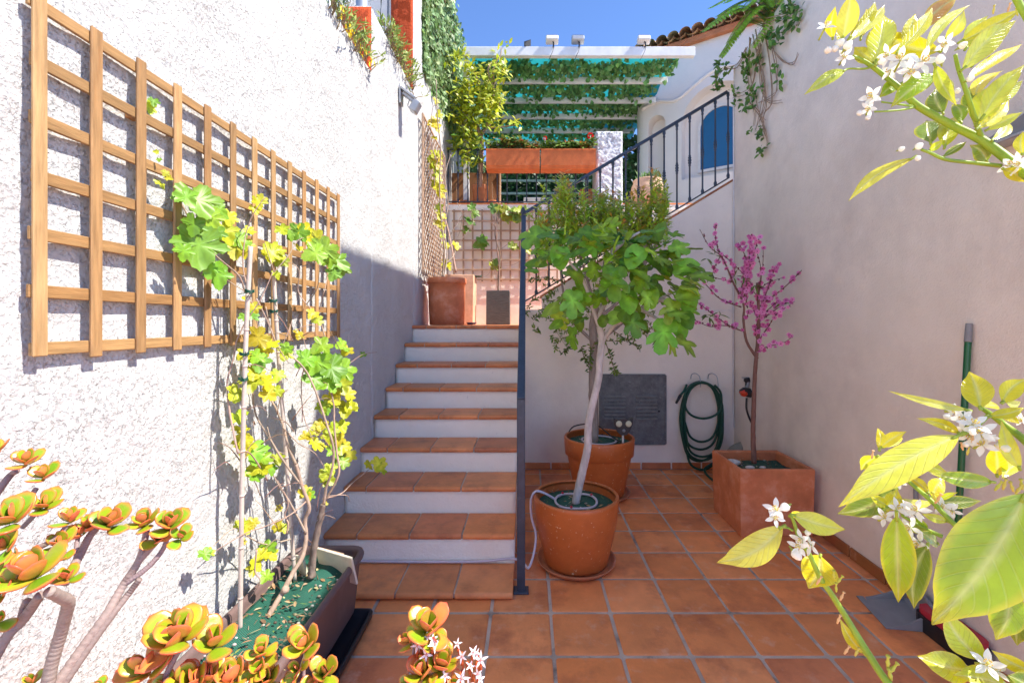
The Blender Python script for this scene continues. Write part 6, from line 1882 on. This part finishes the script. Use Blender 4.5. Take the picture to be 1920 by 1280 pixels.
class Spray:
    def __init__(s): s.st, s.lf, s.fl = MB(), MB(), MB()

    def conv(s, cr, x, y):
        ox, oy, sc = cr
        return ox + x / sc, oy + y / sc

    def leaf(s, cr, b, tp, w, dd, kind, curl=.08, fold=.22, tilt=0):
        (ax, ay), (bx, by) = s.conv(cr, *b), s.conv(cr, *tp)
        d0 = dd; d1 = dd + R.uniform(-.05, .05) * dd
        p, q = P(ax, ay, d0), P(bx, by, d1)
        L = (q - p).length; W = w / cr[2] * dd / F * 1.08
        up = tocam(p) + V((R.uniform(-.35, .35), R.uniform(-.2, .2), R.uniform(-.15, .5)))
        c = vary(CW[kind], .10)
        tipc = {'oli': (.34, .34, .03), 'grn': (.62, .52, .03)}.get(kind, (.72, .62, .05))
        citrus_leaf(s.lf, p, q - p, up, L, W, c, curl * R.uniform(.4, 3.2), fold * R.uniform(.5, 1.7), tipc)
        pipe(s.st, [p - (q - p) * .05, p, p + (q - p) * .06], .0016, 6, 2, (.42, .50, .06))

    def stem(s, cr, pts, dd, r0, r1, c=(.36, .48, .05)):
        pp = []
        for i, q in enumerate(pts):
            x, y = s.conv(cr, q[0], q[1])
            pp.append((P(x, y, q[2] if len(q) > 2 else dd), r0 + (r1 - r0) * i / (len(pts) - 1)))
        tube(s.st, smooth_pts(pp, 6), 10, c, True, .03)
        return pp[0][0]

    def flower(s, cr, x, y, r, dd, opened=1):
        px, py = s.conv(cr, x, y)
        p = P(px, py, dd); sz = r / cr[2] * dd / F * 1.35
        n = (tocam(p) + V((R.uniform(-1.2, .5), R.uniform(-.3, .3), R.uniform(-.5, .9)))).normalized()
        o = n.orthogonal().normalized(); o2 = n.cross(o)
        a0 = R.random() * 6
        for j in range(5):
            a = a0 + 2 * math.pi * j / 5
            rd = o * math.cos(a) + o2 * math.sin(a)
            leaf(s.fl, p + rd * sz * .06, rd * (1.0 if R.random() < .7 else .45) + n * .45, n - rd * .4, sz * R.uniform(.8, 1.0), sz * .42, (.88, .87, .80), n=6, curl=.3, fold=.22, pw=1.1, vein=1.0)
        for j in range(14):
            a = R.uniform(0, 6.3); rd = o * math.cos(a) + o2 * math.sin(a)
            e = p + n * sz * .55 + rd * sz * .2
            pipe(s.fl, [p, e], sz * .022, 4, 1, (.88, .86, .76))
            ball(s.fl, e, sz * .05, 5, 4, (.80, .58, .16))
        pipe(s.fl, [p, p + n * sz * .5], sz * .05, 6, 1, (.70, .72, .25))
        ball(s.fl, p + n * sz * .55, sz * .09, 8, 6, (.78, .70, .20))
        e = p - n * sz * .45 + V((0, .01, -.004))
        pipe(s.st, [p - n * sz * .02, (p + e) / 2, e], .0013, 6, 2, (.5, .55, .1))

    def bud(s, cr, x, y, r, dd, c=(.88, .86, .78), ax=None):
        px, py = s.conv(cr, x, y); p = P(px, py, dd); sz = r / cr[2] * dd / F
        d = V(ax) if ax else V((R.uniform(-1, .3), -.3, R.uniform(-.4, .6)))
        d = d.normalized()
        prof = [(0, .15), (.2, .55), (.5, .95), (.9, 1), (1.4, .75), (1.75, .35), (1.85, .05)]
        tube(s.fl, [(p + d * (sz * (a - .9)), max(sz * .8 * b, 1e-4)) for a, b in prof], 10, c)
        tube(s.st, [(p - d * sz * 1.6, sz * .12), (p - d * sz * 1.0, sz * .22), (p - d * sz * .75, sz * .5)], 6, (.5, .55, .1))

    def fruit(s, cr, x, y, r, dd):
        px, py = s.conv(cr, x, y); p = P(px, py, dd); sz = r / cr[2] * dd / F
        d = V((R.uniform(-.6, .6), -.2, 1)).normalized()
        tube(s.fl, [(p - d * sz * 1.6, sz * .3), (p - d * sz * .6, sz * .4), (p, sz * .55), (p + d * sz * .6, sz * .35), (p + d * sz * 1.6, sz * .25), (p + d * sz * 1.9, sz * .55), (p + d * sz * 2.2, sz * .5)], 8, R.choice([(.70, .62, .14), (.78, .52, .26), (.62, .60, .10)]))

    def done(s, t):
        b = s.st.build('branch', M['leaf'], t)
        s.lf.build('foliage', M['citrus'], b)
        if s.fl.v: s.fl.build('blossom', M['petal'], b)


A = (1500, 0, 4.571); B = (1500, 180, 4.571); C = (1500, 680, 4.571); Dd = (1500, 900, 3.369); E = (1320, 900, 3.369)
S = Spray(); d = .58
e0 = S.stem(B, [(2250, 860, .45), (1980, 690, .52), (1820, 570, .55), (1560, 380, .57), (1300, 250, .58), (1000, 80, .59), (860, -60, .59), (700, -190, .6), (560, -290, .6), (450, -340, .6)], d, .0068, .002)
pipe(trunk, [TP + V((-.03, 0, 1.28)), TP + V((-.15, .02, 1.45)), TP + V((-.3, .07, 1.55)), e0], .009, 8, 6, (.33, .42, .08), r1=.0068)
S.stem(A, [(1560, 1190, .57), (1500, 1020, .56), (1430, 800, .55), (1360, 600, .55), (1330, 470, .55)], d, .003, .002)
S.stem(B, [(1720, 600, .56), (1500, 575, .56), (1250, 545, .56), (1120, 490, .56), (1040, 460, .56)], d, .0026, .0016)
S.stem(A, [(985, 915, .59), (850, 895, .58), (700, 875, .57)], d, .0014, .001); S.stem(A, [(985, 920, .59), (850, 945, .58), (640, 960, .57)], d, .0014, .001)
S.stem(A, [(640, 560, .6), (560, 590, .6), (430, 590, .6), (390, 600, .6)], d, .0015, .001)
S.stem(A, [(2250, 1683, .45), (2240, 1150, .45), (2150, 600, .46), (2000, 250, .49), (1890, 60, .5), (1840, -30, .5)], d, .004, .003)
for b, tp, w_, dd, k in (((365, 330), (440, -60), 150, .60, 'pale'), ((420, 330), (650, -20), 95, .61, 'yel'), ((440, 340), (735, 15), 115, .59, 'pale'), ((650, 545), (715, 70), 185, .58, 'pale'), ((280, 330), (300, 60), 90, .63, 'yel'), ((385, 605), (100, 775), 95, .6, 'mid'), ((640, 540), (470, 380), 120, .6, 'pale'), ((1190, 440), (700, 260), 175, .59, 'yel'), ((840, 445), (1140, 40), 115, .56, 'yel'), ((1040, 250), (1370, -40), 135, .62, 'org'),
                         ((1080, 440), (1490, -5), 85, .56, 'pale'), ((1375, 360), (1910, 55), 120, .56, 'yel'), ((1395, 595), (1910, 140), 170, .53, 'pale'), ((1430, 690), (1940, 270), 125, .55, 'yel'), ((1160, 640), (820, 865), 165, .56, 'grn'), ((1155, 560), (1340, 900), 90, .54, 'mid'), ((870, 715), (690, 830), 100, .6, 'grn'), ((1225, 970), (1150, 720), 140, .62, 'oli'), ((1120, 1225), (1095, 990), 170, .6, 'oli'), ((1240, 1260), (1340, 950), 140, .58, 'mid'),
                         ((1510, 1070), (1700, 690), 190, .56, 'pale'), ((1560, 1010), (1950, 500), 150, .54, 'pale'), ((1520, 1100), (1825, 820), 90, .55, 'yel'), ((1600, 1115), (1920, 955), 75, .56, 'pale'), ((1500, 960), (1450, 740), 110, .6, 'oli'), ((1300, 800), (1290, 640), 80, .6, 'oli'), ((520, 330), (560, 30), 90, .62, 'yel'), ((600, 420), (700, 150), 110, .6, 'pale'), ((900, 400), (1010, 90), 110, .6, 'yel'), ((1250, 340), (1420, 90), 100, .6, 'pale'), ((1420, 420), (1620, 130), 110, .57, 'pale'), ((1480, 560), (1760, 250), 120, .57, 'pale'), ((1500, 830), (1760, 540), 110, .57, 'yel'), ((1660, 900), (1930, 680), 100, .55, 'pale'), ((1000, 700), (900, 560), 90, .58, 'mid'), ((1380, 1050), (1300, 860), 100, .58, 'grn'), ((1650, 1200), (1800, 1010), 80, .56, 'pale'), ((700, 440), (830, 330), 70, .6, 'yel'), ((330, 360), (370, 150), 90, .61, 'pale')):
    S.leaf(A, b, tp, w_, dd, k)
for b, tp, w_, dd, k in (((970, 530), (425, 855), 115, .56, 'pale'), ((1600, 560), (1480, 430), 130, .58, 'oli'), ((1740, 625), (1950, 745), 95, .54, 'yel'), ((1905, 500), (1925, 300), 90, .52, 'yel'), ((1230, 520), (1440, 370), 60, .57, 'oli'), ((1110, 470), (1215, 380), 60, .57, 'mid')):
    S.leaf(B, b, tp, w_, dd, k)
for x, y, r, dd in ((215, 240, 62, .59), (380, 490, 60, .59), (760, 470, 70, .57), (860, 520, 85, .56), (1030, 540, 95, .55), (950, 600, 80, .55), (1260, 370, 70, .55), (620, 830, 80, .56), (600, 930, 60, .56), (780, 600, 60, .58)): S.flower(A, x, y, r, dd)
for x, y, r, dd in ((340, 370, 42, .59), (410, 390, 44, .58), (240, 430, 36, .59), (300, 420, 34, .59), (1395, 390, 36, .54), (1200, 510, 44, .54), (1205, 340, 32, .56), (510, 970, 30, .56), (580, 1010, 26, .56), (1460, 675, 32, .53), (1340, 860, 22, .57), (1350, 780, 30, .57), (700, 530, 30, .56)): S.bud(A, x, y, r, dd)
for x, y, r, dd in ((870, 455, 28, .56), (1020, 430, 36, .55), (1010, 535, 28, .55)): S.bud(B, x, y, r, dd)
for x, y, r, dd in ((1820, 600, 80, .54), (1890, 570, 70, .53)): S.flower(B, x, y, r, dd)
for x, y in ((1660, 90), (1790, 70), (1860, 110)): S.fruit(A, x, y, 18, .52)
S.done(t)

S = Spray()
e0 = S.stem(C, [(2350, 900, .36), (2050, 760, .42), (1900, 640, .46), (1740, 520, .48), (1620, 430, .48), (1560, 390, .48)], .48, .005, .002)
pipe(trunk, [TP + V((-.01, .005, 1.05)), TP + V((-.15, .0, 1.2)), e0], .008, 8, 6, (.33, .42, .08), r1=.005)
S.stem(C, [(1620, 440, .48), (1500, 560, .47), (1380, 620, .46)], .47, .002, .0015)
S.stem(Dd, [(1732, -78, .36), (1660, 350, .40), (1500, 640, .44), (1250, 480, .46), (1000, 300, .48), (830, 130, .5), (700, 20, .52), (640, -30, .52)], .5, .004, .0018)
S.stem(Dd, [(900, 355, .49), (780, 300, .5), (640, 220, .51)], .5, .0022, .0015)
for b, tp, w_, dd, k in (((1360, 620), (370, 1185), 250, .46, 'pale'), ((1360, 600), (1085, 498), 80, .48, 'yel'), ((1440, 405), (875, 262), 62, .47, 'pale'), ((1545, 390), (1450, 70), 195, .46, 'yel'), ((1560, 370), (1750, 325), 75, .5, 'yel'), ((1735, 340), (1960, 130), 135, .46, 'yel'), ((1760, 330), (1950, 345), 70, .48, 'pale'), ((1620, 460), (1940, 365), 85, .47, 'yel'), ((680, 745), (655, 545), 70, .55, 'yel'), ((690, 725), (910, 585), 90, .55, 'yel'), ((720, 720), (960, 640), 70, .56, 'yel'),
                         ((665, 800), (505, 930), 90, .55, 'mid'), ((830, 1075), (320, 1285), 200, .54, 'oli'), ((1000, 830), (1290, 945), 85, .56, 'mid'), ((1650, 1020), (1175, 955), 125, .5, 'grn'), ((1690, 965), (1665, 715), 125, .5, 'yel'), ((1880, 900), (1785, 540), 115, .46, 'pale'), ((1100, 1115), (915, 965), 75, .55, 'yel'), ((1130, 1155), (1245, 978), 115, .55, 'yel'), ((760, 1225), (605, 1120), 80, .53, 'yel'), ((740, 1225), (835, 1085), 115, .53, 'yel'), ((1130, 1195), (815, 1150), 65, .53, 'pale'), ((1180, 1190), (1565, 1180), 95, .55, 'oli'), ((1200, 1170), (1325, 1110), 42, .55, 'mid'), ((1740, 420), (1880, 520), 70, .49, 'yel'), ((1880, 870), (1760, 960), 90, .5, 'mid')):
    S.leaf(C, b, tp, w_, dd, k)
S.leaf(Dd, (1430, 85), (848, 935), 415, .36, 'grn', .10, .25)
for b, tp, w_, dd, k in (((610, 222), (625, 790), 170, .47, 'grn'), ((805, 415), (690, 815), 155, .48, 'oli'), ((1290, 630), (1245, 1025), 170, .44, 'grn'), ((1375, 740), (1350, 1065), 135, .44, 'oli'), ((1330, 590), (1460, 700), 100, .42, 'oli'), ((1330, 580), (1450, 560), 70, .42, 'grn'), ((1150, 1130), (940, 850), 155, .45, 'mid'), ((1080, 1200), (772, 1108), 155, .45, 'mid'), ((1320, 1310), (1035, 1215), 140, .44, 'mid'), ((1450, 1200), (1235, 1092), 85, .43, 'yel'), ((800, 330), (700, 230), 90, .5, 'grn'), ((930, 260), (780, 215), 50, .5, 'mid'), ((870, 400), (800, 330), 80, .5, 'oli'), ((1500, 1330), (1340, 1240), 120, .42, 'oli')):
    S.leaf(Dd, b, tp, w_, dd, k)
S.stem(Dd, [(1732, -78, .36), (1680, 350, .39), (1660, 900, .40), (1520, 1300, .42), (1330, 1260, .44), (1170, 1160, .45), (1120, 1120, .45)], .45, .003, .0016)
S.stem(Dd, [(1732, -78, .36), (1660, 300, .39), (1500, 560, .42), (1380, 600, .43), (1290, 640, .44)], .43, .002, .0015)
for x, y, r, dd in ((1400, 470, 75, .47), (1480, 530, 90, .46), (1540, 590, 95, .46), (1560, 700, 90, .46), (1450, 620, 75, .47), (1600, 640, 70, .46), (1320, 410, 50, .48), (840, 1010, 55, .53), (1900, 480, 55, .48)): S.flower(C, x, y, r, dd)
for x, y, r, dd, ax in ((1740, 720, 60, .46, (-1, 0, .3)), (1260, 460, 34, .48, (-1, 0, .2)), (1480, 600, 30, .45, None), (1420, 700, 28, .46, None)): S.bud(C, x, y, r, dd, ax=ax)
for x, y, r, dd in ((740, 190, 58, .49), (610, 180, 55, .49), (700, 200, 55, .5), (535, 240, 50, .49), (700, 300, 50, .49), (755, 390, 62, .49), (900, 170, 50, .5), (960, 190, 40, .5), (1180, 1165, 70, .44), (1230, 1200, 55, .44), (1380, 470, 55, .4)): S.flower(Dd, x, y, r, dd)
for x, y in ((1290, 30), (1340, 45), (1380, 60), (1250, 40), (1400, 30), (870, 120), (850, 110)): S.fruit(Dd, x, y, 20, .45)
for x, y in ((1480, 650), (1440, 760), (1390, 720), (620, 790)): S.fruit(C, x, y, 20, .46)
S.done(t)

S = Spray()
e0 = S.stem(Dd, [(760, 1500, .44), (560, 1285, .47), (410, 1060, .49), (300, 880, .5), (200, 720, .5), (130, 620, .5), (60, 470, .5), (0, 380, .5), (-40, 260, .5), (-60, 220, .5)], .5, .0042, .0016)
pipe(trunk, [TP + V((0, 0, .75)), TP + V((-.25, .03, .82)), TP + V((-.6, .09, .92)), e0], .008, 8, 6, (.33, .42, .08), r1=.0042)
S.stem(E, [(560, 318), (530, 300), (495, 295)], .5, .0013, .0011)
for b, tp, w_, dd, k in (((497, 293), (83, 522), 158, .5, 'pale'), ((560, 218), (900, 310), 118, .5, 'pale'), ((545, 228), (685, 235), 62, .51, 'yel')):
    S.leaf(E, b, tp, w_, dd, k)
S.leaf(E, (735, 475), (660, 675), 185, .52, 'yel'); S.leaf(Dd, (410, 1095), (270, 900), 62, .5, 'yel')
for x, y, r in ((460, 190, 58), (450, 235, 45), (620, 370, 52), (680, 410, 50), (600, 420, 50)): S.flower(E, x, y, r, .495)
for x, y, r in ((510, 170, 34), (585, 470, 38), (655, 330, 22)): S.bud(E, x, y, r, .495)
for x, y in ((820, 600), (855, 630), (835, 680), (870, 735), (850, 880), (900, 1075), (965, 1085), (725, 635)): S.fruit(E, x, y, 17, .49)
for x, y in ((555, 1150), (585, 1190), (570, 1230)): S.fruit(Dd, x, y, 24, .47)
S.done(t)
for a, b in ((TP + V((-.01, .01, 1.15)), TP + V((.10, -.08, 1.75))), (TP + V((-.03, 0, 1.28)), TP + V((-.05, -.14, 1.9))), (TP + V((0, 0, .9)), TP + V((.2, .1, 1.35)))):
    pipe(trunk, [a, (a + b) / 2 + V((.03, 0, .03)), b], .008, 8, 5, (.33, .42, .08), r1=.003)
tv = MB()
for k in range(150):                         # leaves on the limbs nearer the trunk
    c_ = R.choice([(.98, .34, 1.45), (1.05, .28, 1.65), (.93, .24, 1.8), (1.1, .42, 1.3), (.84, .36, 1.47), (.85, .34, 1.2)])
    p = V(c_) + V((R.gauss(0, .07), R.gauss(0, .07), R.gauss(0, .1)))
    if p.x < 1.32 * p.y or p.y < .12: continue
    citrus_leaf(tv, p, V((R.uniform(-1, 1), R.uniform(-1, 1), R.uniform(-.8, .6))), V((R.uniform(-.5, .5), R.uniform(-.5, .5), 1)), R.uniform(.06, .10), R.uniform(.025, .04), vary(CW[R.choice(['pale', 'grn', 'mid', 'oli'])], .15), R.uniform(0, .25), .2, (.66, .6, .05), 12)
tk = trunk.build('trunk', M['bark'], t)
tv.build('foliage', M['citrus'], tk)
